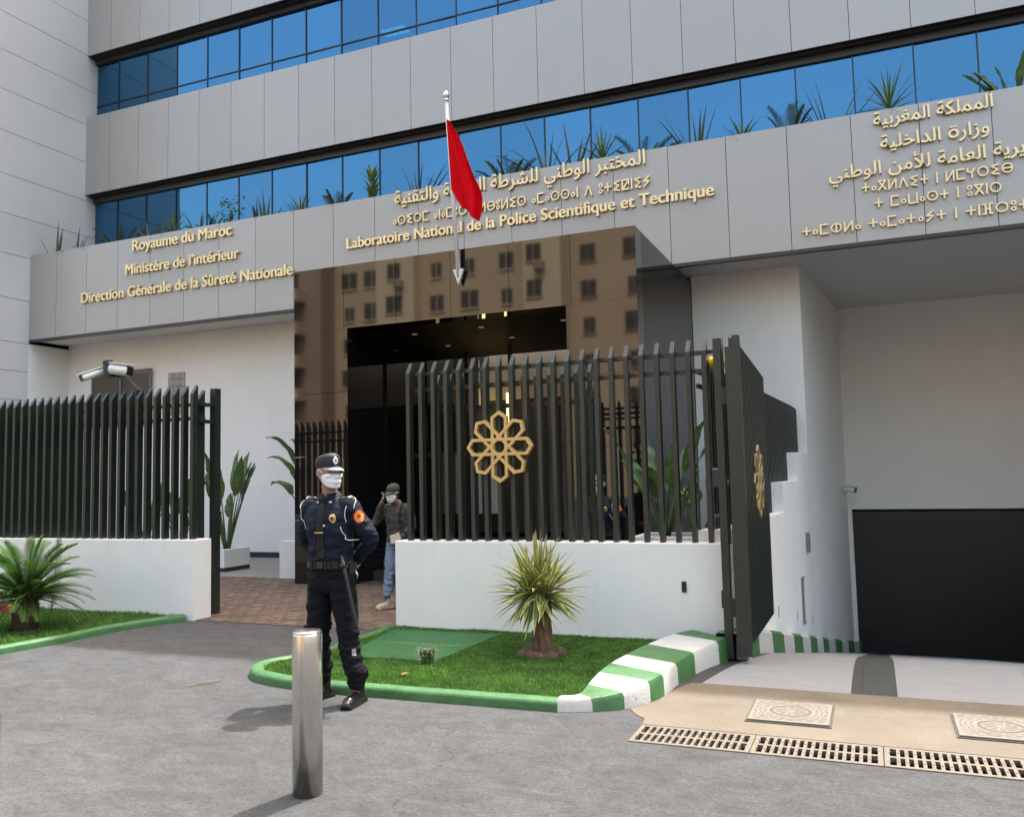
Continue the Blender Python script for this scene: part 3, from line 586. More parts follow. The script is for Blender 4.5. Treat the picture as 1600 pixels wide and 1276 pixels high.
# garage recess
PL = [(-1.0, YW), (-.56, 19.85)]
mb = MB(); mb.prism([(-1.0, YW + .201), (-1.0, YW + .001), (-.56, 19.85), (-.56, 20.2), (-1.4, 20.2), (-1.4, YW + .201)], -3.2, 5.099); mb.build('garage_side_wall', 'white_plaster', office)
mb = MB(); mb.box(-.559, -.47, 19.85, 20.05, -3.2, 5.099); mb.box(-.469, 6.0, 19.85, 20.05, .75, 5.099); mb.box(4.6, 6.0, 19.85, 20.05, -3.2, .749); mb.build('garage_back_wall', 'white_plaster', office)
mb = MB(); mb.box(4.7, 4.95, YF + .14, 19.849, -3, 5.099); mb.build('garage_side_wall', 'white_plaster', office)
mb = MB(); mb.box(-1.0, 4.95, YW + .031, 19.85, 5.10, 5.2); mb.build('garage_ceiling', 'soffit_light', office)
gd = MB()
for k in range(10): gd.obox((2.06, 19.97, -2.25 + .31 * k), (2.53, 0, 0), (0, .012, 0), (0, 0, .1535))
gd.build('garage_door', 'black_door', office)
mb = MB(); mb.box(4.951, XR - .3, YW, YW + .2, 0, 5.099); mb.build('wall', 'white_plaster', office)
# entrance portal: polished black granite
YB = 11.28; ZB = 5.0
por = MB()
def gbox(mb, x0, x1, y0, y1, z0, z1, nx=1, nz=1, g=.003):
    for i in range(nx):
        for j in range(nz):
            a, b = lerp(x0, x1, i / nx), lerp(x0, x1, (i + 1) / nx); c, d = lerp(z0, z1, j / nz), lerp(z0, z1, (j + 1) / nz)
            mb.box(a + g * (i > 0), b - g * (i < nx - 1), y0, y1, c + g * (j > 0), d - g * (j < nz - 1))
gbox(por, -8.51, -7.502, YB, 11.6, 0, 3.99, 1, 4); gbox(por, -3.868, -2.842, YB, 11.6, 0, 3.99, 1, 4); gbox(por, -8.51, -2.842, YB, 11.6, 3.992, ZB, 6, 1)
P = por.build('entrance_portal', 'granite', office)
mb = MB(); mb.box(-2.97, -2.842, 11.601, 15.6, 0, ZB); mb.build('side_cladding', 'granite_return', P)
mb = MB(); mb.box(-8.51, -7.502, 11.601, 15.0, 0, 3.99); mb.build('side_cladding', 'granite', P)
mb = MB(); mb.box(-3.868, -3.7, 11.601, 13.2, 0, 3.99); mb.build('side_cladding', 'granite', P)
mb = MB(); mb.box(-8.51, -2.97, 11.601, 15.3, 3.995, 4.2); mb.box(-8.51, -2.97, 11.601, 15.6, 4.8, ZB); mb.build('ceiling', 'ceiling_black', P)
for x, y in ((-6.87, 12.31), (-5.60, 13.44), (-5.64, 12.26), (-4.28, 12.34), (-6.96, 13.69), (-4.40, 13.6)):
    mb = MB(); mb.lathe([(.045, 3.984), (.045, 3.994)], 14, (x, y, 0)); mb.build('downlight', 'spot_lamp', P)
for k in range(3):
    mb = MB(); mb.box(-7.498, -3.872, 11.95 + .32 * k, 15.6, .15 * k + .0, .15 * (k + 1) - .002); mb.build('step', 'steps_stone', P, bevel=.008)
mb = MB(); mb.box(-8.4, -2.98, 16.6, 16.7, .45, 4.7); mb.build('lobby_wall', 'office_dark', P)
mb = MB(); mb.box(-8.1, -7.30, 15.7, 15.78, 3.0, 3.99); mb.build('lobby_panel', 'beige_wall', P)
mb = MB(); mb.box(-7.9, -4.2, 15.66, 16.1, 4.70, 4.74); mb.build('ceiling_or_fill_light', 'lobby_fill', P)  # added glowing panel, out of view, to brighten the beige lobby walls
mb = MB(); mb.box(-7.28, -3.0, 16.2, 16.26, 3.2, 4.2); mb.build('lobby_panel', 'beige_wall', P)
for x in (-7.05, -6.15):
    mb = MB(); mb.box(x - .03, x + .03, 14.6, 14.66, .45, 3.99); mb.build('column', 'frame_dark', P)
for x, a, b in ((-7.75, 2.3, 3.35), (-7.47, 2.3, 3.35), (-7.22, 1.6, 3.40), (-6.72, 2.7, 3.3)):
    mb = MB(); mb.box(x - .03, x + .03, 15.82, 15.85, a, b); mb.build('lamp_strip', 'warm_lamp', P)
for x in (-7.68, -7.32, -6.95):
    mb = MB(); mb.box(x - .13, x + .13, 15.5, 15.55, .9, 2.05); mb.build('lobby_screen', 'white_plaster', P)
mb = MB(); mb.box(-8.0, -6.2, 15.56, 15.62, 2.05, 2.14); mb.build('lobby_rail', 'gold_paint', P)
for x in (-3.95,):
    mb = MB(); mb.box(-7.498, -3.872, 14.2, 14.215, 2.9, 2.93); mb.build('glass_rail', 'frame_dark', P)

# ------------------------------------------------------------------ white wing on the left
wing = thing('white_building', 'pale panelled building wing with thin horizontal joints at the left edge', 'building', (-22, 13.1, 0))
mb = MB(); zs = [5.0, 6.02, 7.05, 7.99, 8.92, 9.93, 10.92, 11.86, 12.78, 13.7, 14.65, 15.6, 16.6, 17.6, 18.6, 19.6, 20.6, 21.6]
zs = [-.02, 1.0, 2.0, 2.85, 3.66] + [4.33] + zs
for a, b in zip(zs, zs[1:]): mb.box(-30, XL - .001, 13.06, 13.12, a + .006, b - .006); mb.box(XL - .03, XL - .001, 13.1205, (YF + .0 if b < 5.2 else YU + .5), a + .006, b - .006)
mb.build('wall', 'tower_panel', wing)
mb = MB(); mb.box(-30, XL - .031, 13.121, 24, -.02, 21.58); mb.build('core', 'joint_dark', wing)
mb = MB(); mb.box(XL - .03, XL - .001, YF + .001, YW, 0, 5.09); mb.build('plaster_return', 'white_plaster', wing)

# ------------------------------------------------------------------ apartment house across the street (seen in the black granite)
opp = thing('apartment_building', 'sunlit beige apartment block across the street, mirrored in the black granite portal', 'building', (-28, -40, 0))
def opp_block(x0, x1, y, h, m, cols, sill, seed):
    rnd = random.Random(seed)
    mb = MB(); mb.box(x0, x1, y - 12, y, 0, h); mb.build('wall', m, opp)
    mb = MB(); mb.box(x0 - .2, x1 + .2, y - 12.2, y + .25, h, h + .9); mb.build('parapet', m, opp)
    for c in cols:
        for f in range(int((h - 1) / 2.75)):
            z = 1.2 + 2.75 * f; w, hh = rnd.choice(((1.2, 1.3), (1.5, 1.4), (.9, 1.2))); kind = rnd.random()
            mb = MB(); mb.box(c - w / 2, c + w / 2, y - .02, y + .03, z, z + hh); o = mb.build('window', 'opp_glass', opp)
            mb = MB(); mb.box(c - w / 2 - .08, c + w / 2 + .08, y + .001, y + .10, z - .1, z); mb.box(c - .03, c + .03, y + .031, y + .05, z, z + hh); mb.build('frame', sill, o)
            if kind < .22:
                mb = MB(); mb.box(c + w * .1, c + w * .1 + .8, y + .101, y + .45, z - .75, z - .2); mb.build('air_conditioner', 'opp_brown', opp)
def balconies(x0, x1, y, h, m):
    for f in range(1, int((h - 1) / 2.75)):
        z = 2.75 * f; mb = MB(); mb.box(x0, x1, y, y + 1.3, z, z + .15); mb.box(x0, x1, y + 1.2, y + 1.3, z + .15, z + 1.0); mb.box(x0, x0 + .1, y, y + 1.2, z + .15, z + 1.0); mb.box(x1 - .1, x1, y, y + 1.2, z + .15, z + 1.0); mb.build('balcony', m, opp)
opp_block(-64, -41.5, -36.0, 21, 'opp_brown', [-61, -57.5, -54, -50.5, -47.5, -44.5], 'opp_brown', 1)
opp_block(-41.5, -36.5, -38.0, 21, 'opp_beige', [-40, -37.8], 'opp_cream', 2)
opp_block(-36.5, -33, -36.5, 22, 'opp_cream', [-34.8], 'opp_beige', 3)
opp_block(-33, -23.5, -37.6, 21.5, 'opp_beige', [-31.5, -28.6, -25.4], 'opp_cream', 4)
opp_block(-23.5, -20.5, -36.2, 22, 'opp_cream', [-22.6], 'opp_beige', 5)
opp_block(-20.5, -13, -38.2, 21, 'opp_beige', [-19, -15.5], 'opp_brown', 6)
opp_block(-13, 6, -36.8, 20, 'opp_brown', [-11, -7.5, -4, -.5, 3], 'opp_beige', 7)
balconies(-60, -52, -36, 21, 'opp_brown'); balconies(-49, -43, -36, 21, 'opp_beige')

# ------------------------------------------------------------------ boundary walls
def wall_thing(name, label, loc): return thing(name, label, 'wall', loc)
wr = wall_thing('boundary_wall', 'low white wall under the gold rosette, between the doorway gap and the ramp gate', (-3, 8.15, 0))
mb = MB(); mb.box(-4.77, -1.31, 8.05, 8.32, -.1, .95); mb.build('masonry', 'white_wall_paint', wr, bevel=.008)
mb = MB(); mb.box(-1.70, -1.655, 8.035, 8.052, .50, .60); mb.build('intercom', 'black_plastic', wr, bevel=.006)
mb = MB(); mb.box(-1.338, -1.30, 8.03, 8.0485, .37, .53); mb.build('hinge', 'fence_green', wr, bevel=.004)
wl = wall_thing('boundary_wall', 'low white wall behind the cycad, below the left fence', (-9, 8.15, 0))
mb = MB(); mb.box(-20, -7.48, 8.0, 8.28, -.1, .945); mb.build('masonry', 'white_wall_paint', wl, bevel=.008)
ws = wall_thing('stepped_wall', 'white stepped wall rising along the left of the garage ramp', (-1.3, 11, -1))
mb = MB(); segs = [(8.325, 12.05, 1.05), (12.05, 13.72, 1.45), (13.72, 15.198, 1.88)]
for a, b, z in segs:
    n = 4
    for i in range(n):
        y0, y1 = lerp(a, b, i / n), lerp(a, b, (i + 1) / n); mb.add([(rx(y0) - .28, y0, -1.6), (rx(y0) + .0, y0, -1.6), (rx(y1) + .0, y1, -1.6), (rx(y1) - .28, y1, -1.6), (rx(y0) - .28, y0, z), (rx(y0) + .0, y0, z), (rx(y1) + .0, y1, z), (rx(y1) - .28, y1, z)], [(4, 5, 6, 7), (1, 2, 6, 5), (3, 0, 4, 7), (0, 1, 5, 4), (2, 3, 7, 6)])
mb.build('masonry', 'white_wall_paint', ws)
def on_rampwall(y, z0, z1, w, d, name, m):
    mb = MB(); x = rx(y); mb.box(x - .01, x + d, y - w / 2, y + w / 2, z0, z1); return mb.build(name, m, ws if y < 15.2 else office, bevel=.004)
on_rampwall(14.4, .32, .62, .20, .05, 'wall_lamp', 'grey_box')
on_rampwall(13.6, -.66, .02, .22, .03, 'recess_light', 'grey_box')
on_rampwall(13.6, -.62, -.02, .12, .036, 'lens', 'white_plastic')
for y in (11.2, 12.9, 14.7): on_rampwall(y, rz(y) + .42, rz(y) + .56, .03, .004, 'weep_slot', 'black_plastic')

# ------------------------------------------------------------------ fences
BAR = {}
def bar_mesh(h, w=.05, d=.10, slope=.12):
    k = (round(h, 3), w, d, slope)
    if k not in BAR:
        mb = MB(); x, y = w / 2, d
        mb.add([(-x, 0, 0), (x, 0, 0), (x, y, 0), (-x, y, 0), (-x, 0, h - slope), (x, 0, h - slope), (x, y, h), (-x, y, h)], [(0, 3, 2, 1), (4, 5, 6, 7), (0, 1, 5, 4), (1, 2, 6, 5), (2, 3, 7, 6), (3, 0, 4, 7)])
        o = mb.build('bar', 'fence_green', None); me = o.data; bpy.data.objects.remove(o)
        off = V3(((0), (d / 2), 0)); me.transform(Matrix.Translation(off)); BAR[k] = me
    return BAR[k]
def bar(parent, x, y, z, h, rot=0., **k):
    o = bpy.data.objects.new('bar', bar_mesh(h, **k)); COL.objects.link(o); o.parent = parent; o.location = V3((x, y, z)) - V3(parent.location); o.rotation_euler = (0, 0, rot); return o
fr = thing('fence', 'dark green bar fence with slanted tops carrying the gold rosette, on the right white wall', 'fence', (-3, 8.12, .95))
n = 23
for i in range(n): bar(fr, lerp(-4.62, -1.27, i / (n - 1)), 8.10, .94, 1.93, w=.043, d=.082)
for z in (2.55, 2.725):
    mb = MB(); mb.box(-4.63, -1.26, 8.185, 8.225, z, z + .04); mb.build('rail', 'fence_green', fr)
fl = thing('fence', 'dark green bar fence with slanted tops on the left white wall', 'fence', (-9, 8.12, .945))
for i in range(36): bar(fl, -7.60 - .1475 * i, 8.06, .935, 1.88, w=.045, d=.086)
for z in (2.39, 2.56):
    mb = MB(); mb.box(-20, -7.5, 8.148, 8.184, z, z + .04); mb.build('rail', 'fence_green', fl)
mb = MB()
for i in range(36, 84): x = -7.60 - .1475 * i; mb.box(x - .025, x + .025, 8.06, 8.16, .94, 2.7)
mb.build('far_bars', 'fence_green', fl)
mb = MB(); mb.box(-7.66, -7.575, 8.44, 8.54, 0, 2.80); mb.build('post', 'fence_green', fl); mb = MB(); mb.box(-7.70, -7.60, 8.201, 8.439, 2.36, 2.40); mb.box(-7.70, -7.60, 8.201, 8.439, 2.57, 2.61); mb.build('bracket', 'fence_green', fl)
bar(fl, -7.70, 8.27, .94, 1.84)
# sliding gate parked behind the right fence
sg = thing('sliding_gate', 'dark green sliding bar gate parked behind the fence with the rosette', 'gate', (-4, 8.6, .02))
for i in range(13): bar(sg, -4.50 + .15 * i, 8.55, .10, 2.68, w=.04, d=.06, slope=.1)
for z in (.1, 2.36, 2.6):
    mb = MB(); mb.box(-4.53, -2.6, 8.612, 8.65, z, z + .05); mb.build('rail', 'fence_green', sg)
mb = MB(); mb.box(-4.6, -1.4, 8.58, 8.68, .0, .06); mb.build('track', 'steel', sg)
# fence on the stepped ramp wall
fs = thing('ramp_fence', 'dark green bar fence standing on the stepped white wall of the ramp', 'fence', (-1.4, 11, 1))
for a, b, z in segs:
    y = a + .12 if a < 9 else a + .06
    while y < min(b - .02, 15.1): bar(fs, rx(y) - .14, y, z - .01, 2.62 - z + .08, rot=R_(90), slope=.06, w=.05, d=.07); y += .118
for z in (2.42, 2.56):
    mb = MB(); mb.add([(rx(8.3) - .24, 8.3, z), (rx(8.3) - .212, 8.3, z), (rx(15.1) - .212, 15.1, z), (rx(15.1) - .24, 15.1, z), (rx(8.3) - .24, 8.3, z + .04), (rx(8.3) - .212, 8.3, z + .04), (rx(15.1) - .212, 15.1, z + .04), (rx(15.1) - .24, 15.1, z + .04)], [(0, 3, 2, 1), (4, 5, 6, 7), (0, 1, 5, 4), (1, 2, 6, 5), (2, 3, 7, 6), (3, 0, 4, 7)]); mb.build('rail', 'fence_green', fs)
# vehicle gate leaf standing open
gt = thing('vehicle_gate', 'tall dark green slatted gate leaf standing open beside the ramp', 'gate', (-1.17, 9, 0))
mb = MB(); mb.box(-1.155, -1.03, 7.62, 7.70, .03, 2.70); mb.box(-1.09, -1.03, 7.62, 7.70, 2.70, 2.80); mb.build('stile', 'fence_green', gt, bevel=.004)
y = 7.76; i = 0
while y < 9.84: bar(gt, -1.075, y, .06, lerp(2.74, 2.60, (y - 7.76) / 2.1), rot=R_(90), slope=.02, w=.044, d=.06); y += .092
for z in (.14, 1.3, 2.5):
    mb = MB(); mb.box(-1.13, -1.10, 7.701, 9.85, z, z + .06); mb.build('rail', 'fence_green', gt)
mb = MB(); mb.box(-1.275, -1.205, 7.73, 7.80, -.02, 2.80); mb.build('hinge_post', 'fence_green', gt, bevel=.004)
mb = MB(); mb.box(-1.204, -1.156, 7.68, 7.73, .35, .5); mb.box(-1.204, -1.156, 7.68, 7.73, 2.2, 2.35); mb.build('hinge', 'black_plastic', gt)
# closed foot: small white pad at gate stop
mb = MB(); mb.box(-1.20, -1.08, 7.86, 8.0, -.05, .16); tag(mb.build('gate_block', 'white_kerb', bevel=.01), 'small white concrete block at the foot of the open slatted gate', 'block')
mb = MB(); mb.box(-7.42, -7.30, 7.96, 8.05, 0, .001)
mb = MB(); mb.box(-5.88, -5.72, 7.94, 8.0, .0, .035); tag(mb.build('gate_stop', 'black_plastic', bevel=.006), 'small black gate stop on the paving edge left of the policeman', 'gate stop')

def rosette(name, c, T, axis, label, m='gold_paint'):
    t = thing(name, label, 'emblem', c, group='gold rosettes on the gates')
    mb = MB(); d, Lq, w = .205 * T, .82 * T, .042 * T
    for k in range(4):
        a = k * math.pi / 4; pts = [(0, T * .96), (d, Lq), (d, -Lq), (0, -T * .96), (-d, -Lq), (-d, Lq)]
        def off(s_):   # inset / outset hexagon
            out = []
            for i in range(6):
                p, q, r = (V3((*pts[(i + j - 1) % 6], 0)) for j in range(3)); e1, e2 = (q - p).normalized(), (r - q).normalized(); n1, n2 = V3((-e1.y, e1.x, 0)), V3((-e2.y, e2.x, 0)); b = (n1 + n2).normalized(); out.append(q + b * (s_ / b.dot(n1)))
            return out
        A, B = off(w), off(-w); z1 = (.055 if axis == 'Y' else .016) + .0012 * k; ca, sa = math.cos(a), math.sin(a); vs = []
        for rg, z in ((A, 0 + .0012 * k), (B, .0012 * k), (B, z1), (A, z1)):
            for p in rg:
                u, v = p.x * ca - p.y * sa, p.x * sa + p.y * ca
                vs.append(V3((u, -z, v)) if axis == 'Y' else V3((z, u, v)))
        mb.add([V3(c) + v for v in vs], [(r * 6 + i, r * 6 + (i + 1) % 6, ((r + 1) % 4) * 6 + (i + 1) % 6, ((r + 1) % 4) * 6 + i) for r in range(4) for i in range(6)])
    mb.build('strapwork', m, t)
    return t
rosette('gold_rosette', (-3.52, 8.09, 1.915), .365, 'Y', 'gold eight petalled rosette on the fence above the yucca')
rosette('gold_rosette', (-1.073, 8.93, 1.50), .365, 'X', 'gold rosette seen almost edge on, on the open gate leaf', 'gold_dull')
rosette('gold_rosette', (-11.32, 8.05, 1.915), .365, 'Y', 'gold rosette on the left fence, cut by the left edge of the photo')

# ------------------------------------------------------------------ gold lettering
FORMS = {}
for cp in list(range(0xFE70, 0xFEFD)):
    d = unicodedata.decomposition(chr(cp)).split()
    if len(d) >= 2 and d[0] in ('<isolated>', '<final>', '<initial>', '<medial>'): FORMS[(''.join(chr(int(x, 16)) for x in d[1:]), d[0][1])] = chr(cp)
def shape_arabic(word):
    un = []; i = 0
    while i < len(word):
        if word[i] == 'ل' and i + 1 < len(word) and word[i + 1] in 'اأإآ': un.append(word[i:i + 2]); i += 2
        else: un.append(word[i]); i += 1
    dual = lambda u: (u, 'm') in FORMS; out = []
    for k, u in enumerate(un):
        pj = k > 0 and dual(un[k - 1]) and (u, 'f') in FORMS; nj = k + 1 < len(un) and dual(u) and (un[k + 1], 'f') in FORMS
        f = 'm' if pj and nj else 'f' if pj else 'n' if nj else 's'
        out.append('ö' if u == 'ة' and f == 's' else FORMS2.get((u, {'m': '<medial>', 'f': '<final>', 'n': '<initial>', 's': '<isolated>'}[f]), u))
    return ''.join(reversed(out))
FORMS2 = {}
for cp in range(0xFE70, 0xFEFD):
    d = unicodedata.decomposition(chr(cp)).split()
    if len(d) >= 2: FORMS2[(''.join(chr(int(x, 16)) for x in d[1:]), d[0])] = chr(cp)
def place_line(o, x0, x1, zb, y, hsc, depth, parent, name, gap=.17, stack=((0, 0),)):
    """fit the mesh text (in its own XY plane) between x0 and x1, baseline zb; x1 None keeps proportion"""
    me = o; xs = [v.co.x for v in me.vertices]; a, b = min(xs), max(xs); sx = (x1 - x0) / (b - a) if x1 else hsc
    bm = bmesh.new(); bm.from_mesh(me); bm.verts.ensure_lookup_table()
    seen = set(); isl = []
    for v in bm.verts:
        if v.index in seen: continue
        st = [v]; comp = []; seen.add(v.index)
        while st:
            q = st.pop(); comp.append(q)
            for e in q.link_edges:
                w_ = e.other_vert(q)
                if w_.index not in seen: seen.add(w_.index); st.append(w_)
        isl.append(comp)
    isl.sort(key=lambda c: min(v.co.x for v in c)); words = []; end = -1e9
    for c in isl:
        lo, hi = min(v.co.x for v in c), max(v.co.x for v in c)
        if lo - end > gap: words.append([])
        words[-1].append(c); end = max(end, hi)
    for wd in words:
        mb = MB()
        for k, comp in enumerate(wd):
            ids = {v.index: i for i, v in enumerate(comp)}; fs = {f for v in comp for f in v.link_faces}
            for q, (ox, oz) in enumerate(stack): mb.add([(x0 + (v.co.x - a) * sx + ox, y - (depth + .0012 * (k % 5) + .0003 * q) * (v.co.z > 0) - .004 - .0002 * q, zb + v.co.y * hsc + oz) for v in comp], [tuple(ids[v.index] for v in f.verts) for f in fs])
        mb.build(name, 'gold', parent)
    bm.free()
def font_mesh(s, bold):
    c = bpy.data.curves.new('line', 'FONT'); c.body = s; c.extrude = .02; c.offset = bold; c.resolution_u = 5
    o = bpy.data.objects.new('line', c); COL.objects.link(o); bpy.context.view_layer.update()
    me = bpy.data.meshes.new_from_object(o.evaluated_get(bpy.context.evaluated_depsgraph_get())); bpy.data.objects.remove(o)
    bm = bmesh.new(); bm.from_mesh(me); bmesh.ops.remove_doubles(bm, verts=bm.verts, dist=1e-5); bm.to_mesh(me); bm.free(); return me
def circ(cx, cy, r, w, n=20): return ('c', cx, cy, r, w, n)
w_ = .14
TIF = {
 '+': (.72, [((.36, .1), (.36, .95)), ((0, .52), (.72, .52))]), 'o': (.42, ['c', (.21, .33, .16)]), 'O': (.92, ['c', (.46, .5, .40)]),
 'g': (.76, [((.04, .02), (.72, .98)), ((.72, .02), (.04, .98)), ((.06, .93), (.70, .93))]), 'l': (.74, [((.06, 0), (.06, 1)), ((.68, 0), (.68, 1)), ((.09, .1), (.65, .9))]),
 'd': (.84, [((.06, 0), (.42, .96)), ((.78, 0), (.42, .96))]), 'i': (.74, [((.70, .95), (.08, .82)), ((.08, .82), (.60, .5)), ((.60, .5), (.08, .18)), ((.08, .18), (.70, .05))]),
 'n': (.14, [((.07, 0), (.07, 1))]), 'm': (.72, [((.06, .06), (.06, .94)), ((.0, .93), (.70, .93)), ((.0, .07), (.70, .07))]),
 'x': (.72, [((.42, 0), (.42, .5)), ((.42, .5), (.06, .66)), ((.07, .6), (.07, .95)), ((.42, .5), (.70, .92))]), 'b': (.92, ['c', (.46, .5, .40), ((.08, .5), (.84, .5))]),
 'w': (.80, [((.06, .0), (.06, 1)), ((.74, 0), (.74, 1)), ((.0, .07), (.80, .07))]), 's': (.92, ['c', (.46, .5, .40), ['d', (.46, .5)]]),
 'u': (.40, ['c', (.20, .23, .15), 'c', (.20, .77, .15)]), 'h': (.92, ['c', (.46, .5, .40), ((.46, .1), (.46, .9))]),
 'y': (.66, [((.62, 1), (.08, .52)), ((.08, .52), (.58, .54)), ((.58, .54), (.04, 0))]), 'f': (.78, [((.24, .0), (.24, 1)), ((.54, 0), (.54, 1)), ((.24, .5), (.54, .5)), ((.0, .93), (.24, .93)), ((.54, .93), (.78, .93)), ((.0, .07), (.24, .07)), ((.54, .07), (.78, .07))]),
 'q': (.74, [((.06, .0), (.06, 1)), ((.0, .93), (.72, .93)), ((.67, .93), (.08, .10)), ((.67, .93), (.67, .45)), ((.06, .07), (.72, .07))])}
def tif_line(text, x0, x1, zb, h, y, depth, parent, name='word'):
    tot = 0; k = .17
    for ch in text: tot += (.5 if ch == ' ' else TIF[ch][0] + k)
    sx = (x1 - x0) / (tot - k) if x1 else h; mb = MB(); x = 0; cnt = 0
    def tf(u, v, q): return V3((x0 + u * sx, y - q, zb + v * h))
    for ch in text:
        if ch == ' ':
            x += .5; mb.build(name, 'gold', parent); mb = MB(); continue
        adv, st = TIF[ch]; i = 0
        while i < len(st):
            s_ = st[i]; dz = depth + .0011 * (cnt % 6); cnt += 1
            if s_ == 'c':
                cx, cy, r = st[i + 1]; i += 1; n = 22; vs = []
                for rr, q in ((r + w_ / 2.3, .004), (r - w_ / 2.3, .004), (r - w_ / 2.3, dz), (r + w_ / 2.3, dz)): vs += [tf(x + cx + rr * math.cos(6.2832 * j / n), cy + rr * math.sin(6.2832 * j / n), q) for j in range(n)]
                mb.add(vs, [(a * n + j, a * n + (j + 1) % n, ((a + 1) % 4) * n + (j + 1) % n, ((a + 1) % 4) * n + j) for a in range(4) for j in range(n)])
            elif isinstance(s_, list):
                cx, cy = s_[1]; n = 10; vs = [tf(x + cx + .09 * math.cos(6.2832 * j / n), cy + .09 * math.sin(6.2832 * j / n), q) for q in (.004, dz) for j in range(n)]
                mb.add(vs, [tuple(range(n)), tuple(range(n, 2 * n))] + [(j, (j + 1) % n, n + (j + 1) % n, n + j) for j in range(n)])
            else:
                a, b = V3((*s_[0], 0)), V3((*s_[1], 0)); t = (b - a).normalized(); o = V3((-t.y, t.x, 0)) * w_ / 2
                vs = [tf(x + p.x, p.y, q) for q in (.004, dz) for p in (a - o, b - o, b + o, a + o)]
                mb.add(vs, [(3, 2, 1, 0), (4, 5, 6, 7), (0, 1, 5, 4), (1, 2, 6, 5), (2, 3, 7, 6), (3, 0, 4, 7)])
            i += 1
        x += adv + k
    return mb.build(name, 'gold', parent)
YL = YF - .001
def latin(s, x0, x1, zb, h, parent): place_line(font_mesh(s, .0), x0, x1, zb, YL, h, .045, parent, 'word', .17, ((-.009, -.002), (.009, .002), (0, .004), (0, -.004)))
def arabic(s, x0, x1, zb, h, parent): place_line(font_mesh(' '.join(shape_arabic(w) for w in s.split()[::-1]), 0), x0, x1, zb, YL, h, .045, parent, 'word', .17, ((-.004, -.003), (.004, .003), (.003, -.003)))
t = thing('wall_lettering', 'three lines of raised gold French letters on the left part of the fascia', 'lettering', (-13.6, YL, 5.7), group='gold lettering on the fascia')
latin('Royaume du Maroc', -14.98, -12.21, 6.825, .345, t); latin("Ministère de l'intérieur", -15.18, -12.01, 6.305, .335, t); latin('Direction Générale de la Sûreté Nationale', -16.53, -10.64, 5.80, .335, t)
t = thing('wall_lettering', 'raised gold letters naming the laboratory in Arabic, Tifinagh and French above the portal', 'lettering', (-5.8, YL, 6.1), group='gold lettering on the fascia')
latin('Laboratoire National de la Police Scientifique et Technique', -9.34, -2.19, 6.16, .30, t)
arabic('المختبر الوطني للشرطة العلمية والتقنية', -8.24, -3.32, 6.885, .36, t)
tif_line('osiOm onomuO n lbulis omosson d u+iqniy', -8.28, -3.25, 6.475, .19, YL, .045, t)
t = thing('wall_lettering', 'raised gold letters in Arabic and Tifinagh above the garage, at the right edge', 'lettering', (1, YL, 5.3), group='gold lettering on the fascia')
arabic('المملكة المغربية', .28, 1.90, 6.875, .285, t); arabic('وزارة الداخلية', .36, 1.83, 6.50, .285, t); arabic('المديرية العامة للأمن الوطني', -.40, 2.72, 6.125, .285, t)
tif_line('+ogldi+ n lmxOib', .06, 2.10, 5.845, .165, YL, .045, t); tif_line('+ mowos+ n ugnO', .23, 1.94, 5.58, .165, YL, .045, t); tif_line('+omhlo +omo+oy+ n +nfOu+ +o', -.84, 2.62, 5.275, .165, YL, .045, t)

# ------------------------------------------------------------------ flag and pole on the portal
pb, ptop = V3((-5.50, 11.21, 4.60)), V3((-5.56, 11.02, 7.18))
t = thing('flagpole', 'slim white flagpole with a ball finial fixed to the front of the black portal', 'flagpole', pb)
mb = MB(); mb.tube([pb + V3((0, 0, -.05)), ptop], [.034, .028], 14); mb.build('pole', 'white_metal', t, smooth=True)
mb = MB(); mb.lathe([(.001, .16), (.03, .15), (.05, .11), (.05, .085), (.03, .05), (.025, .045), (.036, .03), (.036, .0)], 18, ptop); mb.build('finial', 'silver', t, smooth=True)
mb = MB(); mb.prism([(-.085, .06), (-.04, .06), (0, .0), (.04, .06), (.085, .06), (.0, -.17)], 0, .05, Matrix.Translation(pb + V3((0, .02, .02))) @ Matrix.Rotation(R_(90), 4, 'X')); mb.build('bracket', 'white_metal', t, bevel=.006)
mb = MB(); mb.box(pb.x - .02, pb.x + .02, pb.y + .02, YB + .002, pb.z - .04, pb.z + .04); mb.build('arm', 'white_metal', t)
tg = thing('flag', 'plain red flag hanging in folds from the white pole over the gold lettering', 'flag', ptop)
mb = MB(); nu, nv = 30, 40; rows = []
axis = (pb - ptop).normalized(); F0 = ptop + axis * .30
for j in range(nv + 1):
    v = j / nv; row = []
    # left edge: hugs the pole for the hoist, then swings free; right edge: the hanging fly
    L0 = F0 + axis * (1.03 * min(1, v / .78)) + (V3((.17, 0, -.30)) * max(0, (v - .78) / .22) if v > .78 else V3((0, 0, 0)))
    rxx = cr([(0.03,), (.16,), (.27,), (.36,), (.46,), (.57,), (.56,), (.50,)], v)[0]; rzz = cr([(0,), (-.20,), (-.42,), (-.66,), (-.92,), (-1.20,), (-1.42,), (-1.58,)], v)[0]
    R0 = F0 + V3((rxx, -.02, rzz))
    for i in range(nu + 1):
        u = i / nu; p = L0.lerp(R0, u); wv = (.5 + .9 * v) * u ** .6
        d = .055 * wv * math.sin(9.5 * u - 2.2 * v + 1.2) + .022 * wv * math.sin(21 * u + 3 * v)
        row.append(p + V3((.012 * math.sin(8 * u + 5 * v) * u, -.045 + d, .02 * math.sin(6.28 * u) * v)))
    rows.append(row)
mb.rings(rows, cap=False, closed=False)
o = mb.build('cloth', 'flag_red', tg, smooth=True); sm = o.modifiers.new('thick', 'SOLIDIFY'); sm.thickness = .003

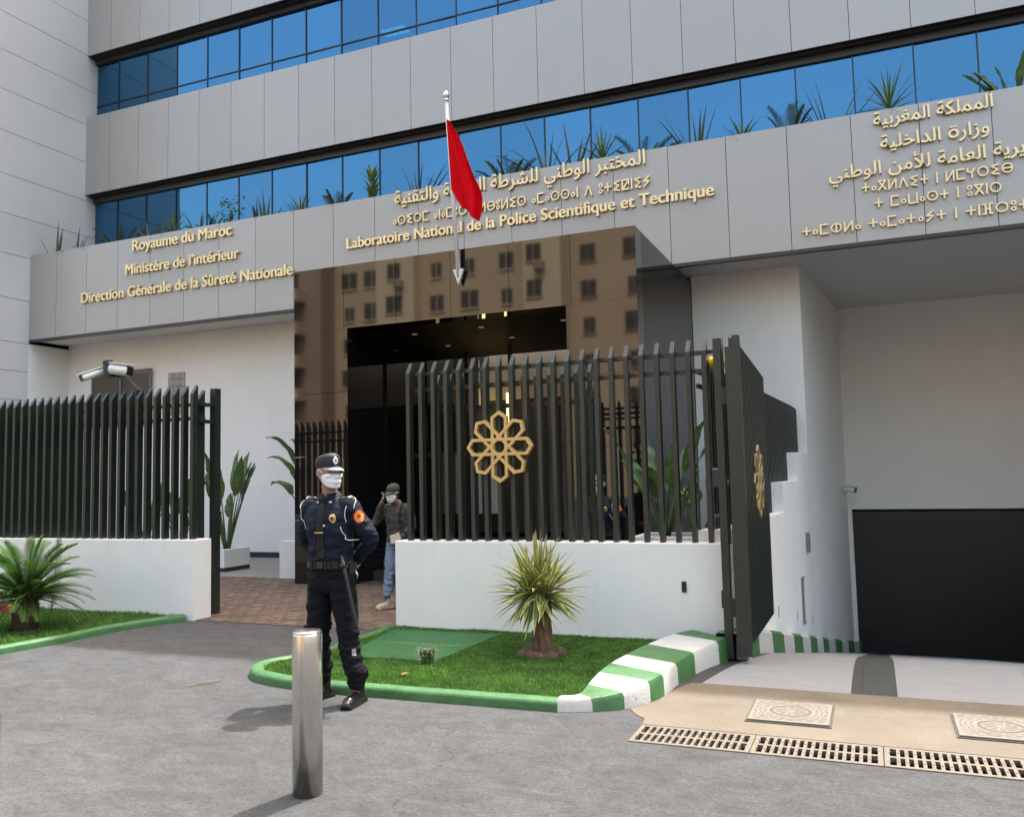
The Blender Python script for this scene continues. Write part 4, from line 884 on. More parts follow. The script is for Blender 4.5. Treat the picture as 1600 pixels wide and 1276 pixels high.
# ------------------------------------------------------------------ bollards, cameras, small fixtures
def bollard(x, y, label):
    t = thing('bollard', label, 'bollard', (x, y, 0), group='steel bollards in the forecourt')
    mb = MB(); mb.lathe([(.0775, -.02), (.0775, .805), (.0755, .812), (.0745, .8145)], 64, (x, y, 0)); mb.build('shaft', 'steel', t, smooth=True)
    mb = MB(); mb.lathe([(.0745, .8142), (.074, .822), (.070, .8265), (.001, .8285)], 64, (x, y, 0)); mb.build('cap', 'steel', t, smooth=True)
bollard(-2.775, 3.78, 'brushed steel bollard standing in front of the policeman')
bollard(-2.932, 2.09, 'steel bollard showing only a sliver at the left edge of the photo')

def bullet_cam(t, c, d, L=.24, r=.055):
    c, d = V3(c), V3(d).normalized(); up = V3((0, 0, 1)); s_ = d.cross(up).normalized(); u = s_.cross(d)
    mb = MB(); q = []
    for f, k in ((-.5, .85), (-.46, 1), (.42, 1), (.5, .96)): q.append([c + d * L * f + (s_ * math.cos(a) * r + u * math.sin(a) * r * .9) * k for a in [math.pi * 2 * j / 18 for j in range(18)]])
    mb.rings(q); mb.build('housing', 'white_plastic', t, smooth=True)
    mb = MB(); mb.obox(c + d * (L * .06) + u * r * .98, d * L * .56, s_ * r * .95, u * .006); mb.build('sun_shield', 'white_plastic', t, bevel=.004)
    mb = MB(); mb.obox(c + d * (L * .505), d * .012, s_ * r * .82, u * r * .72); mb.build('front_window', 'black_plastic', t, bevel=.006)
t = thing('security_camera', 'pair of white security cameras on a bent dark post above the left fence', 'camera', (-8.6, 8.2, .94))
mb = MB(); mb.obox((-8.62, 8.21, 1.88), (.035, 0, 0), (0, .03, 0), (0, 0, .94)); mb.build('post', 'fence_green', t)
mb = MB(); d = V3((-.30, 0, .235)); dn = d.normalized(); mb.obox(V3((-8.62, 8.21, 2.80)) + d / 2, d / 2 * 1.05, (0, .026, 0), V3((-dn.z, 0, dn.x)) * .034); mb.build('arm', 'fence_green', t)
mb = MB(); mb.tube([(-9.04, 8.14, 3.00), (-9.08, 8.14, 3.22)], .062, 12); mb.tube([(-8.92, 8.2, 3.03), (-9.12, 8.14, 3.09)], .035, 10); mb.build('joint', 'black_plastic', t)
bullet_cam(t, (-8.86, 8.14, 3.09), (.86, .24, -.14), .26, .078)
bullet_cam(t, (-9.24, 8.08, 3.06), (-.42, -.86, -.40), .34, .055)
t = thing('security_camera', 'small white wall camera high beside the dark garage door', 'camera', (-.6, 19.7, 1.2))
mb = MB(); mb.tube([(-.64, 19.6, 1.22), (-.60, 19.5, 1.22), (-.56, 19.4, 1.20)], .03, 10); mb.build('mount', 'white_plastic', t)
bullet_cam(t, (-.50, 19.3, 1.19), (.9, -.3, -.15), .28, .07)
t = thing('warning_beacon', 'yellow warning lamp fixed behind the right end of the fence', 'lamp', (-1.40, 8.36, 2.62))
bx_ = Matrix.Translation((-1.350, 8.36, 2.660)) @ Matrix.Rotation(R_(84), 4, 'Y')
mb = MB(); mb.lathe([(.058, -.06), (.066, -.05), (.066, .05), (.056, .075), (.02, .085), (.001, .086)], 20, (0, 0, 0)); mb.v = [tuple(bx_ @ V3(v)) for v in mb.v]; mb.build('lens', 'yellow_lens', t, smooth=True)
mb = MB(); mb.lathe([(.05, -.12), (.06, -.11), (.06, -.061)], 20, (0, 0, 0)); mb.v = [tuple(bx_ @ V3(v)) for v in mb.v]; mb.build('base', 'black_plastic', t, smooth=True)
t = thing('gate_motor', 'grey gate motor arm with a hanging flexible hose behind the fence end', 'motor', (-1.42, 8.37, 1.4))
mb = MB(); mb.box(-1.50, -1.28, 8.34, 8.42, 1.46, 1.54); mb.build('arm', 'grey_box', t, bevel=.006)
mb = MB(); mb.tube([(-1.30, 8.38, 1.5), (-1.10, 8.30, 1.5)], .02, 10); mb.build('piston', 'steel', t, smooth=True)
mb = MB(); mb.lathe([(.045, 0), (.045, .09), (.03, .10)], 16, (-1.40, 8.38, 1.541)); mb.build('cap', 'grey_box', t)
mb = MB(); mb.tube([(-1.345, 8.38, 1.46), (-1.325, 8.37, 1.33), (-1.345, 8.37, 1.22), (-1.40, 8.37, 1.18), (-1.46, 8.37, 1.21)], .014, 10); mb.build('hose', 'grey_box', t, smooth=True)

# ------------------------------------------------------------------ plants
def strap(mb, base, d, L, w, droop, fold=.25, n=7, twist=0., bend=None):
    base, d = V3(base), V3(d).normalized(); side = d.cross(V3((0, 0, 1)))
    side = side.normalized() if side.length > .05 else V3((1, 0, 0)); side.rotate(Matrix.Rotation(twist, 3, d)); p = base.copy(); cur = d.copy(); vs = []; uv = []
    for i in range(n + 1):
        u = i / n; ww = w * (math.sin(math.pi * (.22 + .78 * u)) if u > .12 else .62 + .6 * u) * .5 if i < n else .0008
        up = side.cross(cur).normalized(); vs += [p - side * ww + up * ww * fold, p, p + side * ww + up * ww * fold]; uv += [(0, u), (.5, u), (1, u)]
        st = L / n; p = p + cur * st; cur = (cur + V3((0, 0, -droop * (.25 + 1.5 * u) / n)) + (bend or V3((0, 0, 0))) / n).normalized()
    mb.add(vs, [(i * 3 + k, i * 3 + k + 1, i * 3 + k + 4, i * 3 + k + 3) for i in range(n) for k in (0, 1)], uv)
def rosette_plant(mb, c, n, L, w, e0, e1, droop, rnd, fold=.25, jit=.25):
    for i in range(n):
        a = i * 2.39996 + rnd.uniform(-.2, .2); q = i / max(1, n - 1); el = R_(lerp(e1, e0, q) + rnd.uniform(-9, 9))
        d = V3((math.cos(a) * math.cos(el), math.sin(a) * math.cos(el), math.sin(el)))
        strap(mb, V3(c) + d * .02 + V3((0, 0, -.06 * q * L)), d, L * rnd.uniform(1 - jit, 1 + jit * .4), w * rnd.uniform(.8, 1.15), droop * rnd.uniform(.4, 1.5), fold, twist=rnd.uniform(-.3, .3))
def frond(mb, base, d, L, droop, nl, ll, lw, rnd, vee=.5, n=12):
    base, d = V3(base), V3(d).normalized(); p = base.copy(); cur = d.copy(); pts = [p.copy()]; dirs = [cur.copy()]
    for i in range(n): p = p + cur * L / n; cur = (cur + V3((0, 0, -droop / n * (.4 + 1.3 * i / n)))).normalized(); pts.append(p.copy()); dirs.append(cur.copy())
    mb.tube(pts, [lerp(.008, .002, i / n) for i in range(n + 1)], 5)
    for k in range(nl):
        u = .10 + .88 * k / nl; f = u * n; i = min(int(f), n - 1); q = pts[i].lerp(pts[i + 1], f - i); c = dirs[i]; s_ = c.cross(V3((0, 0, 1))); s_ = s_.normalized() if s_.length > .05 else V3((1, 0, 0)); up = s_.cross(c).normalized()
        l = ll * math.sin(math.pi * (.12 + .80 * u)) * rnd.uniform(.85, 1.1)
        for sg_ in (-1, 1):
            dd = (s_ * sg_ + c * lerp(.55, 1.3, u) + up * vee).normalized(); strap(mb, q, dd, l, lw, .25, .1, 3)
def paddle(mb, base, d, stalk, L, w, droop, rnd, curl=.3):
    base, d = V3(base), V3(d).normalized(); p = base; cur = d.copy(); pts = [p]
    for i in range(6): p = p + cur * stalk / 6; cur = (cur + V3((d.x, d.y, -droop)) * .05).normalized(); pts.append(p)
    mb.tube(pts, [lerp(.02, .009, i / 6) for i in range(7)], 6)
    side = cur.cross(V3((0, 0, 1))); side = side.normalized() if side.length > .05 else V3((1, 0, 0)); side.rotate(Matrix.Rotation(rnd.uniform(-.8, .8), 3, cur)); n = 12; vs = []; uv = []
    for i in range(n + 1):
        u = i / n; ww = w * .5 * (math.sin(math.pi * u ** .75) ** .7 if 0 < u < 1 else .01); up = side.cross(cur).normalized()
        rag = 1 - (.18 * (rnd.random() < .25))
        for j in range(-3, 4): vs.append(p + side * ww * j / 3 * (rag if abs(j) == 3 else 1) + up * (abs(j) / 3) * ww * curl + up * .012 * math.sin(u * 14 + j)); uv.append((j / 6 + .5, u))
        p = p + cur * L / n; cur = (cur + V3((0, 0, -droop * (.2 + u) * 1.6 / n))).normalized()
    mb.add(vs, [(i * 7 + k, i * 7 + k + 1, i * 7 + k + 8, i * 7 + k + 7) for i in range(n) for k in range(6)], uv)
def trunk(mb, pts, rad, n=16, rough=.12, seed=0):
    mb0 = MB(); pp = [cr([tuple(p) for p in pts], i / 24) for i in range(25)]; rr = [cr([(r,) for r in rad], i / 24)[0] for i in range(25)]
    mb0.tube(pp, rr, n); out = []
    for v in mb0.v:
        v = V3(v); k = min(range(25), key=lambda i: (V3(pp[i]) - v).length); c = V3(pp[k]); q = v - c; a = math.atan2(q.y, q.x)
        out.append(c + q * (1 + rough * noise.noise(V3((math.cos(a) * 2.2, math.sin(a) * 2.2, v.z * 5 + seed))) + rough * .5 * noise.noise(V3((math.cos(a) * 7, math.sin(a) * 7, v.z * 30)))))
    mb.add(out, mb0.f)

# yucca on the lawn
rnd = random.Random(11)
yu = thing('yucca', 'variegated yucca with a swollen brown trunk on the lawn before the white wall', 'yucca', (-2.74, 7.15, .04))
mb = MB(); trunk(mb, [(-2.76, 7.15, .0), (-2.765, 7.15, .07), (-2.76, 7.15, .17), (-2.745, 7.15, .30), (-2.75, 7.15, .46), (-2.78, 7.15, .62)], [.165, .125, .098, .078, .076, .06], 30, .34, 3)
for a in range(7):
    q = a * .9 + .2; mb.ball((-2.76 + .15 * math.cos(q), 7.15 + .15 * math.sin(q), .055), .075 + .02 * (a % 3), .06, .05, 10, 6)
mb.build('trunk', 'trunk', yu, smooth=True)
mb = MB()
for (c, nn, s_) in (((-2.79, 7.15, .62), 92, 1.), ((-2.70, 7.17, .58), 52, .9), ((-2.87, 7.12, .58), 52, .9)):
    rosette_plant(mb, c, nn, .48 * s_, .043, -42, 84, .34, rnd, .35, .2)
mb.build('crown', 'yucca_leaf', yu, smooth='leaf')
# cycad on the left lawn
cy = thing('cycad', 'dark feathery cycad on a stubby trunk on the left lawn', 'cycad', (-8.70, 6.75, .04))
C0 = V3((-8.70, 6.75, .40)); mb = MB(); trunk(mb, [(C0.x, C0.y, 0), (C0.x, C0.y, .12), (C0.x, C0.y, .28), (C0.x, C0.y, .42)], [.12, .125, .13, .08], 18, .1, 1)
for k in range(150):
    a = k * 2.39996; z = .02 + .38 * k / 150; r = .118; d = V3((math.cos(a), math.sin(a), .5)).normalized(); mb.obox(C0 + V3((math.cos(a) * r, math.sin(a) * r, z - .40)), d * .022, d.cross(V3((0, 0, 1))).normalized() * .016, V3((0, 0, .006)))
mb.build('trunk', 'cycad_trunk', cy)
mb = MB()
for k in range(58):
    a = k * 2.39996 + rnd.uniform(-.2, .2); q = k / 57; el = R_(lerp(80, -12, q) + rnd.uniform(-6, 6)); d = V3((math.cos(a) * math.cos(el), math.sin(a) * math.cos(el), math.sin(el)))
    frond(mb, C0 + d * .05, d, rnd.uniform(.58, .78), 1.05, 74, .13, .0065, rnd, .5)
mb.build('crown', 'cycad_leaf', cy, smooth='leaf')
mb = MB()
for k in range(2): frond(mb, (-9.66 + .30 * k, 7.6, .05), (-.12 + .24 * k, 0, 1), .95, .25, 34, .16, .02, rnd, .1)
tag(mb.build('sago_shoot', 'sword_leaf', smooth='leaf'), 'pair of dull grey upright fronds behind the cycad crown', 'plant')
# cactus
ca = thing('cactus', 'small ribbed cactus with long pale spines in the middle of the lawn', 'cactus', (-3.55, 6.50, .04))
mb = MB(); n = 44; rr = []
for i in range(13):
    z = i / 12; r = .055 * (.72 + .5 * z - .1 * z * z) * (math.sqrt(max(0, 1 - max(0, (z - .72) / .28) ** 2)) if z > .72 else 1); rr.append([V3((-3.55 + max(r, .002) * (1 + .17 * math.cos(11 * 6.2832 * j / n)) * math.cos(6.2832 * j / n), 6.5 + max(r, .002) * (1 + .17 * math.cos(11 * 6.2832 * j / n)) * math.sin(6.2832 * j / n), .03 + .165 * z)) for j in range(n)])
mb.rings(rr); mb.build('stem', 'palm_leaf', ca, smooth=True)
mb = MB()
for j in range(11):
    for i in range(7):
        a = 6.2832 * j / 11; z = .06 + .021 * i; r = .058
        for k in range(2):
            d = V3((math.cos(a) + rnd.uniform(-.7, .7), math.sin(a) + rnd.uniform(-.7, .7), rnd.uniform(-.3, .8))).normalized(); b = V3((-3.55 + r * math.cos(a), 6.5 + r * math.sin(a), z)); mb.tube([b, b + d * rnd.uniform(.03, .065)], [.0011, .0004], 3)
mb.build('spines', 'spine', ca)

# plants in the planter behind the fascia
PZ, PG = 6.72, 'plants along the planter above the fascia'
def ledge(px_x, kind, label, s=1., y=14.55, lean=0.):
    rnd = random.Random(int(px_x * 100) & 9999); mb = MB(); c = V3((px_x, y, PZ)); zt = .38; m = 'sword_leaf'; nm = 'plant'; st = None
    if kind == 'sword':
        nm = 'agave'
        for i in range(rnd.randint(7, 10)):
            a = rnd.uniform(0, 6.28); el = R_(rnd.uniform(48, 82)); d = V3((math.cos(a) * math.cos(el) + lean, math.sin(a) * math.cos(el) * .5, math.sin(el))); strap(mb, c + d * .03, d, s * rnd.uniform(.75, 1.12), .055, rnd.uniform(.05, .4), .5, 8, rnd.uniform(-.5, .5))
    elif kind == 'arch':
        nm = 'dracaena'
        for i in range(rnd.randint(9, 12)):
            a = rnd.uniform(0, 6.28); el = R_(rnd.uniform(40, 75)); d = V3((math.cos(a) * math.cos(el) + lean, math.sin(a) * math.cos(el) * .5, math.sin(el))); strap(mb, c + d * .03, d, s * rnd.uniform(.9, 1.35), .045, rnd.uniform(.9, 2.0), .4, 10, rnd.uniform(-.4, .4))
    elif kind == 'yucca':
        nm = 'yucca'; m = 'green_leaf'; h = .42 * s; st = [(c.x, c.y, PZ - .01), (c.x + lean * .2, c.y, PZ + h * .5), (c.x + lean * .5, c.y, PZ + h)]
        rosette_plant(mb, c + V3((lean * .5, 0, h)), 46, .50 * s, .028, -25, 82, .45, rnd, .3)
    elif kind == 'palm':
        nm = 'palm'; m = 'palm_leaf'
        for i in range(13):
            a = i * 2.4; el = R_(rnd.uniform(38, 80)); d = V3((math.cos(a) * math.cos(el), math.sin(a) * math.cos(el) * .6, math.sin(el))); frond(mb, c + d * .03, d, s * rnd.uniform(.68, .95), 1.1, 26, .18, .021, rnd, .3, 9)
    elif kind == 'corn':
        nm = 'dracaena'; m = 'green_leaf'; st = [(c.x, c.y, PZ - .01), (c.x, c.y, PZ + .4 * s), (c.x - .06, c.y, PZ + .9 * s)]
        for hh in (.35, .5, .65, .8, .95, 1.05):
            for i in range(5): a = i * 1.26 + hh * 9; el = R_(rnd.uniform(45, 80)); strap(mb, (c.x - .05 * hh, c.y, PZ + hh * s * .85), V3((math.cos(a) * math.cos(el), math.sin(a) * math.cos(el), math.sin(el))), .36 * s, .075, .5, .3, 7)
    elif kind == 'shrub':
        nm = 'shrub'; m = 'green_leaf'; st = [(c.x, c.y, PZ - .01), (c.x + .03, c.y, PZ + .3), (c.x + .05, c.y, PZ + .7 * s)]
        for i in range(150):
            d = V3((rnd.gauss(0, .14), rnd.gauss(0, .1), .35 + rnd.random() * .55)); strap(mb, c + d * s, V3((rnd.uniform(-1, 1), rnd.uniform(-1, 1), rnd.uniform(-.4, .7))), .085, .045, .8, .2, 3)
    elif kind == 'paddle':
        nm = 'bird_of_paradise'; m = 'paddle_leaf'
        for i in range(8): a = rnd.uniform(0, 6.28); paddle(mb, c, V3((math.cos(a) * .45 + lean, math.sin(a) * .2, 1)), .4 * s, .55 * s, .17, .5, rnd)
    t = thing(nm, label, 'plant', c, group=PG); mb.build('foliage', m, t, smooth='leaf')
    if st: q = MB(); q.tube(st, .022, 7); q.build('stem', 'trunk', t)
LEDGE = [(-17.65, 'sword', 'stiff grey sword plant at the left end of the fascia, before the white wing', 1.1, .0, 14.3),
 (-17.0, 'arch', 'thin arching grass plant next to the leftmost sword plant on the fascia', .75, 0, 14.3),
 (-15.85, 'palm', 'feathery palm low in the dark window, left of the word Royaume', 1.1, 0, 14.6),
 (-14.9, 'sword', 'brown upright sword plant directly above the word Royaume', 1.05, 0, 14.5),
 (-14.25, 'yucca', 'bushy green yucca above Royaume, in the last dark pane', 1.15, 0, 14.5),
 (-13.55, 'arch', 'thin arching plant above the words du Maroc', .9, 0, 14.6),
 (-13.15, 'palm', 'small palm above the letter M of Maroc', .85, 0, 14.6),
 (-12.55, 'shrub', 'small leafy green shrub above the end of the word Maroc', 1.1, 0, 14.4),
 (-12.0, 'arch', 'thin bent blades just right of the leafy shrub', .8, .1, 14.6),
 (-11.6, 'sword', 'pair of brown upright blades between the leafy shrub and a yucca', 1.0, 0, 14.4),
 (-10.75, 'yucca', 'spiky yucca on the fascia above the last word of the left lettering', 1.05, 0, 14.5),
 (-9.85, 'palm', 'low feathery palm left of the tall broad leaved dracaena', .95, 0, 14.5),
 (-8.95, 'corn', 'tall dracaena with broad bright leaves left of the Arabic lettering', 1.0, 0, 14.45),
 (-7.95, 'sword', 'spreading sword plant above the first Arabic letters left of the flag', 1.15, 0, 14.5),
 (-7.15, 'arch', 'arching plant directly left of the flagpole', .85, 0, 14.5),
 (-6.05, 'palm', 'palm showing just right of the red flag', 1.05, 0, 14.55),
 (-5.25, 'arch', 'long drooping blades right of the palm by the flag', 1.15, -.1, 14.5),
 (-4.75, 'sword', 'tall brown blades left of the bright yucca over the lettering', 1.2, .15, 14.5),
 (-4.2, 'yucca', 'bright green yucca above the right half of the Arabic line', 1.25, 0, 14.5),
 (-3.45, 'palm', 'spreading palm above the end of the Arabic line', 1.05, 0, 14.55),
 (-2.5, 'sword', 'upright dark blades right of the laboratory lettering', 1.25, 0, 14.5),
 (-1.75, 'yucca', 'small spiky yucca between the two blocks of lettering', .95, 0, 14.5),
 (-1.0, 'palm', 'palm in front of the pale ceiling lamp, between the two letterings', 1.0, 0, 14.55),
 (-.35, 'sword', 'three thin blades left of the spiky yucca over the right lettering', 1.15, 0, 14.5),
 (.48, 'yucca', 'dark spiky yucca above the start of the right Arabic lettering', 1.35, .1, 14.5),
 (1.25, 'arch', 'low tips of a plant peeping over the right Arabic lettering', .55, 0, 14.5),
 (2.22, 'paddle', 'broad leaved plant cut by the right edge of the photo', 1.2, 0, 14.5)]
for x, k, lab, s_, ln, yy in LEDGE: ledge(x, k, lab, s_, yy, ln)

# broad leaved plants at ground level
def strelitzia(x, y, z, n, h, label, seed, spread=.35, dirs=None, name='bird_of_paradise', sc_=1.):
    rnd = random.Random(seed); mb = MB(); t = thing(name, label, 'plant', (x, y, z))
    for i in range(n):
        a = i * 2.4 + rnd.uniform(-.3, .3); d = V3((math.cos(a) * spread, math.sin(a) * spread, 1)) if not dirs else V3(dirs[i % len(dirs)])
        hh = h * rnd.uniform(.45, 1.); paddle(mb, (x + .03 * math.cos(a), y + .03 * math.sin(a), z), d, hh * .58, hh * .45 * sc_, .19 * sc_, .35, rnd)
    mb.build('foliage', 'paddle_leaf', t, smooth='leaf')
def planter(x0, x1, y0, y1, h, label):
    t = thing('planter', label, 'planter', ((x0 + x1) / 2, (y0 + y1) / 2, .006)); mb = MB()
    for a, b, c, d in ((x0, x1, y0, y0 + .08), (x0, x1, y1 - .08, y1), (x0, x0 + .08, y0 + .0805, y1 - .0805), (x1 - .08, x1, y0 + .0805, y1 - .0805)): mb.box(a, b, c, d, .08, h)
    mb.build('box', 'white_wall_paint', t, bevel=.005)
    mb = MB(); mb.box(x0 + .004, x1 - .004, y0 + .004, y1 - .004, .006, .0795); mb.build('plinth', 'joint_dark', t)
    mb = MB(); mb.box(x0 + .081, x1 - .081, y0 + .081, y1 - .081, .081, h - .06); mb.build('soil', 'soil', t)
planter(-13.6, -10.95, 12.45, 13.15, .41, 'low white planter box with a dark plinth behind the left gate post')
strelitzia(-11.15, 12.75, .34, 13, 1.95, 'tall broad leaved plant in the white planter beside the left gate post', 5, .22)
strelitzia(-12.35, 12.8, .34, 9, 1.6, 'broad leaved plant in the planter, seen through the left fence', 6, .3)
strelitzia(-13.2, 12.8, .34, 8, 1.5, 'broad leaved plant furthest left in the planter behind the fence', 8, .3)
t = thing('bird_of_paradise', 'dark broad leaves reaching out from behind the left side of the portal', 'plant', (-8.85, 12.7, 0)); mb = MB(); rnd = random.Random(9)
for d, st_, L_, w_d in (((-.16, -.05, 1), 1.75, .62, .20), ((-.10, -.12, 1), 1.95, .66, .18), ((-.24, .0, 1), 1.55, .50, .2), ((-.05, -.1, 1), 1.5, .5, .2), ((-.13, .05, 1), 2.05, .55, .17)): paddle(mb, (-8.92, 12.7, 0), V3((d[0] * 1.5, d[1], 1)), st_, L_ * 1.15, w_d * 1.25, 1.7, rnd)
mb.build('foliage', 'paddle_leaf', t, smooth='leaf')
planter(-2.75, -1.72, 10.2, 11.0, .85, 'white planter box behind the right fence, beside the portal')
strelitzia(-2.42, 10.6, .78, 13, 1.6, 'dense broad leaved plant in the planter behind the right fence', 12, .35)
strelitzia(-1.98, 10.55, .78, 10, 1.25, 'lower broad leaved plant beside it near the fence end', 13, .4)
strelitzia(-1.62, 11.3, .0, 4, 2.75, 'single broad leaf tip rising above the ramp fence', 14, .1)

# ------------------------------------------------------------------ people
def remeshed(mb, voxel, smooth, wrinkle=0., wscale=(14, 14, 14), seed=0, zones=None):
    o = mb.build('work', 'skin', None); o.location = (0, 0, 0); o.data.transform(Matrix.Translation(V3(((min(v[0] for v in mb.v) + max(v[0] for v in mb.v)) / 2, (min(v[1] for v in mb.v) + max(v[1] for v in mb.v)) / 2, min(v[2] for v in mb.v)))))
    r = o.modifiers.new('r', 'REMESH'); r.mode = 'VOXEL'; r.voxel_size = voxel
    s_ = o.modifiers.new('s', 'SMOOTH'); s_.factor = .5; s_.iterations = smooth
    bpy.context.view_layer.update()
    me = bpy.data.meshes.new_from_object(o.evaluated_get(bpy.context.evaluated_depsgraph_get())); bpy.data.objects.remove(o)
    if wrinkle:
        nrm = [v.normal.copy() for v in me.vertices]
        for v, n in zip(me.vertices, nrm):
            p = V3((v.co.x * wscale[0], v.co.y * wscale[1], v.co.z * wscale[2] + seed)); k = zones(v.co) if zones else 1
            v.co += n * wrinkle * k * (noise.noise(p) + .5 * noise.noise(p * 2.3))
    me.polygons.foreach_set('use_smooth', [True] * len(me.polygons)); me.update(); return me
def meshob(name, me, m, parent):
    me.materials.clear(); me.materials.append(M[m]); me.name = name; o = bpy.data.objects.new(name, me); COL.objects.link(o); o.parent = parent; return o
def ell(mb, secs, n=22, sub=4):
    """secs: (cx, cy, z, rx, ry, squareness)"""
    k = (len(secs) - 1) * sub; rr = []
    for i in range(k + 1):
        cx, cy, z, a, b = cr([s_[:5] for s_ in secs], i / k); ring = []
        for j in range(n):
            t = 2 * math.pi * j / n; c, s_ = math.cos(t), math.sin(t); e = .85
            ring.append(V3((cx + a * math.copysign(abs(c) ** e, c), cy + b * math.copysign(abs(s_) ** e, s_), z)))
        rr.append(ring)
    mb.rings(rr)
def limb(mb, pts, rad, n=14, sub=5):
    k = (len(pts) - 1) * sub; P = [V3(cr([tuple(p) for p in pts], i / k)) for i in range(k + 1)]; r = [cr([(q,) for q in rad], i / k)[0] for i in range(k + 1)]
    mb.tube(P, r, n); mb.ball(P[0], r[0] * .99, n=n, m=8); mb.ball(P[-1], r[-1] * .99, n=n, m=8)
def hand(mb, wrist, d, nrm, thumb, curl):
    """d: fingers' direction, nrm: out of the back of the hand, thumb: side of the thumb"""
    w, d, nr = V3(wrist), V3(d).normalized(), V3(nrm).normalized(); s_ = d.cross(nr).normalized() * thumb
    k = w + d * .085
    mb.obox(w + d * .045, d * .045, s_ * .036, nr * .012); mb.tube([w - d * .02, w + d * .03], [.027, .030], 10)
    for i, (o, L, c) in enumerate(((.027, .072, 1), (.009, .080, 1.05), (-.010, .074, 1.1), (-.028, .058, 1.2))):
        p = w + d * .086 + s_ * o; cur = d.copy(); pts = [p - d * .02, p]
        for q, f in enumerate((.45, .32, .23)):
            a = curl * c * (.55 + .35 * q); cur = (cur * math.cos(a) - nr * math.sin(a)).normalized() if False else (Matrix.Rotation(a, 3, s_ * (1 if (d.cross(s_)).dot(nr) > 0 else -1) * -1) @ cur).normalized()
            p = p + cur * L * f; pts.append(p)
        mb.tube(pts, [.0095, .0095, .009, .0082, .0068], 8); mb.ball(pts[-1], .0066, n=8, m=6)
    p = w + d * .03 + s_ * .034; t1 = (d * .55 + s_ * .7 - nr * .35).normalized(); t2 = (d * .85 + s_ * .15 - nr * .5).normalized()
    mb.tube([p - t1 * .015, p, p + t1 * .036, p + t1 * .036 + t2 * .03], [.013, .0125, .0105, .008], 8); mb.ball(p + t1 * .036 + t2 * .03, .0078, n=8, m=6)
def head_shape(mb, T):
    """a head about 0.235 high centred on the origin of T, face towards -Y"""
    b = MB()
    secs = [(-.122, .020, -.080, -.052), (-.112, .040, -.091, -.028), (-.085, .053, -.095, .018), (-.05, .062, -.094, .055), (-.01, .069, -.093, .080), (.03, .073, -.094, .093), (.065, .072, -.088, .095), (.095, .060, -.066, .078), (.113, .038, -.035, .048), (.120, .012, -.005, .015)]
    ell(b, [(0, (f + k) / 2, z, a, (k - f) / 2) for z, a, f, k in secs], 24, 3)
    b.tube([(0, -.088, .022), (0, -.103, -.005), (0, -.114, -.030), (0, -.098, -.042)], [.009, .011, .0145, .010], 10)
    for s_ in (-1, 1):
        b.ball((s_ * .012, -.100, -.034), .010, n=10, m=6); b.ball((s_ * .030, -.088, .030), .022, .012, .009, 10, 6); b.ball((s_ * .040, -.076, -.018), .022, .018, .020, 10, 6)
        b.ball((s_ * .076, .012, .0), .010, .020, .032, 10, 8); b.ball((s_ * .079, .006, -.020), .008, .012, .014, 8, 6)
    b.tube([(-.022, -.097, -.066), (0, -.102, -.064), (.022, -.097, -.066)], [.005, .008, .005], 8); b.tube([(-.02, -.095, -.076), (0, -.100, -.078), (.02, -.095, -.076)], [.005, .009, .005], 8)
    mb.add([T @ V3(v) for v in b.v], b.f)
def bvh_of(*obs):
    vs = []; fs = []
    for o in obs:
        b = len(vs); vs += [v.co.copy() for v in o.data.vertices]; fs += [tuple(b + i for i in p.vertices) for p in o.data.polygons]
    return BVHTree.FromPolygons(vs, fs)
def decal(bv, c, out, up, poly, lift=.003, far=.25, rings_=3):
    """a thin patch laid on the surface: polygon in the plane (right, up) thrown along -out"""
    c, out = V3(c), V3(out).normalized(); rt = V3(up).cross(out).normalized(); u_ = out.cross(rt).normalized(); n = len(poly); mb = MB(); vs = []
    def hit(x, y):
        o = c + rt * x + u_ * y + out * far; h = bv.ray_cast(o, -out, 2 * far); p = h[0] if h[0] is not None else c + rt * x + u_ * y
        return p + out * lift
    cx = sum(p[0] for p in poly) / n; cyy = sum(p[1] for p in poly) / n
    vs.append(hit(cx, cyy))
    for k in range(1, rings_ + 1):
        for x, y in poly: vs.append(hit(lerp(cx, x, k / rings_), lerp(cyy, y, k / rings_)))
    fs = [(0, 1 + i, 1 + (i + 1) % n) for i in range(n)]
    for k in range(rings_ - 1):
        b = 1 + k * n; fs += [(b + i, b + n + i, b + n + (i + 1) % n, b + (i + 1) % n) for i in range(n)]
    b = 1 + (rings_ - 1) * n
    rim = [V3(vs[b + i]) - out * (lift + .004) for i in range(n)]; q = len(vs); vs += rim; fs += [(b + i, q + i, q + (i + 1) % n, b + (i + 1) % n) for i in range(n)]
    return mb.add(vs, fs)
def oval(a, b, n=18, x=0, y=0): return [(x + a * math.cos(2 * math.pi * i / n), y + b * math.sin(2 * math.pi * i / n)) for i in range(n)]
def rect(a, b, m=3): return [(lerp(-a, a, i / m), -b) for i in range(m)] + [(a, lerp(-b, b, i / m)) for i in range(m)] + [(lerp(a, -a, i / m), b) for i in range(m)] + [(-a, lerp(b, -b, i / m)) for i in range(m)]
def shell(T, bvh, th0, th1, z0, z1, lift, nt=16, nz=8, thick=.002, fit=None):
    """a cloth shell over the head between two azimuths (0 = front) and two heights"""
    mb = MB(); outer = []
    for i in range(nz + 1):
        row = []
        for j in range(nt + 1):
            th = lerp(th0, th1, j / nt); z = lerp(z0, z1, i / nz); l = lift
            if fit: z, l = fit(j / nt, i / nz, z, l)
            d = V3((math.sin(th), -math.cos(th), 0)); h = bvh.ray_cast(V3((0, 0, z)) + d * .3, -d, .3); p = h[0] if h[0] is not None else V3((0, 0, z)) + d * .05
            row.append(T @ (p + d * l))
        outer.append(row)
    mb.rings(outer, cap=False, closed=False); return mb

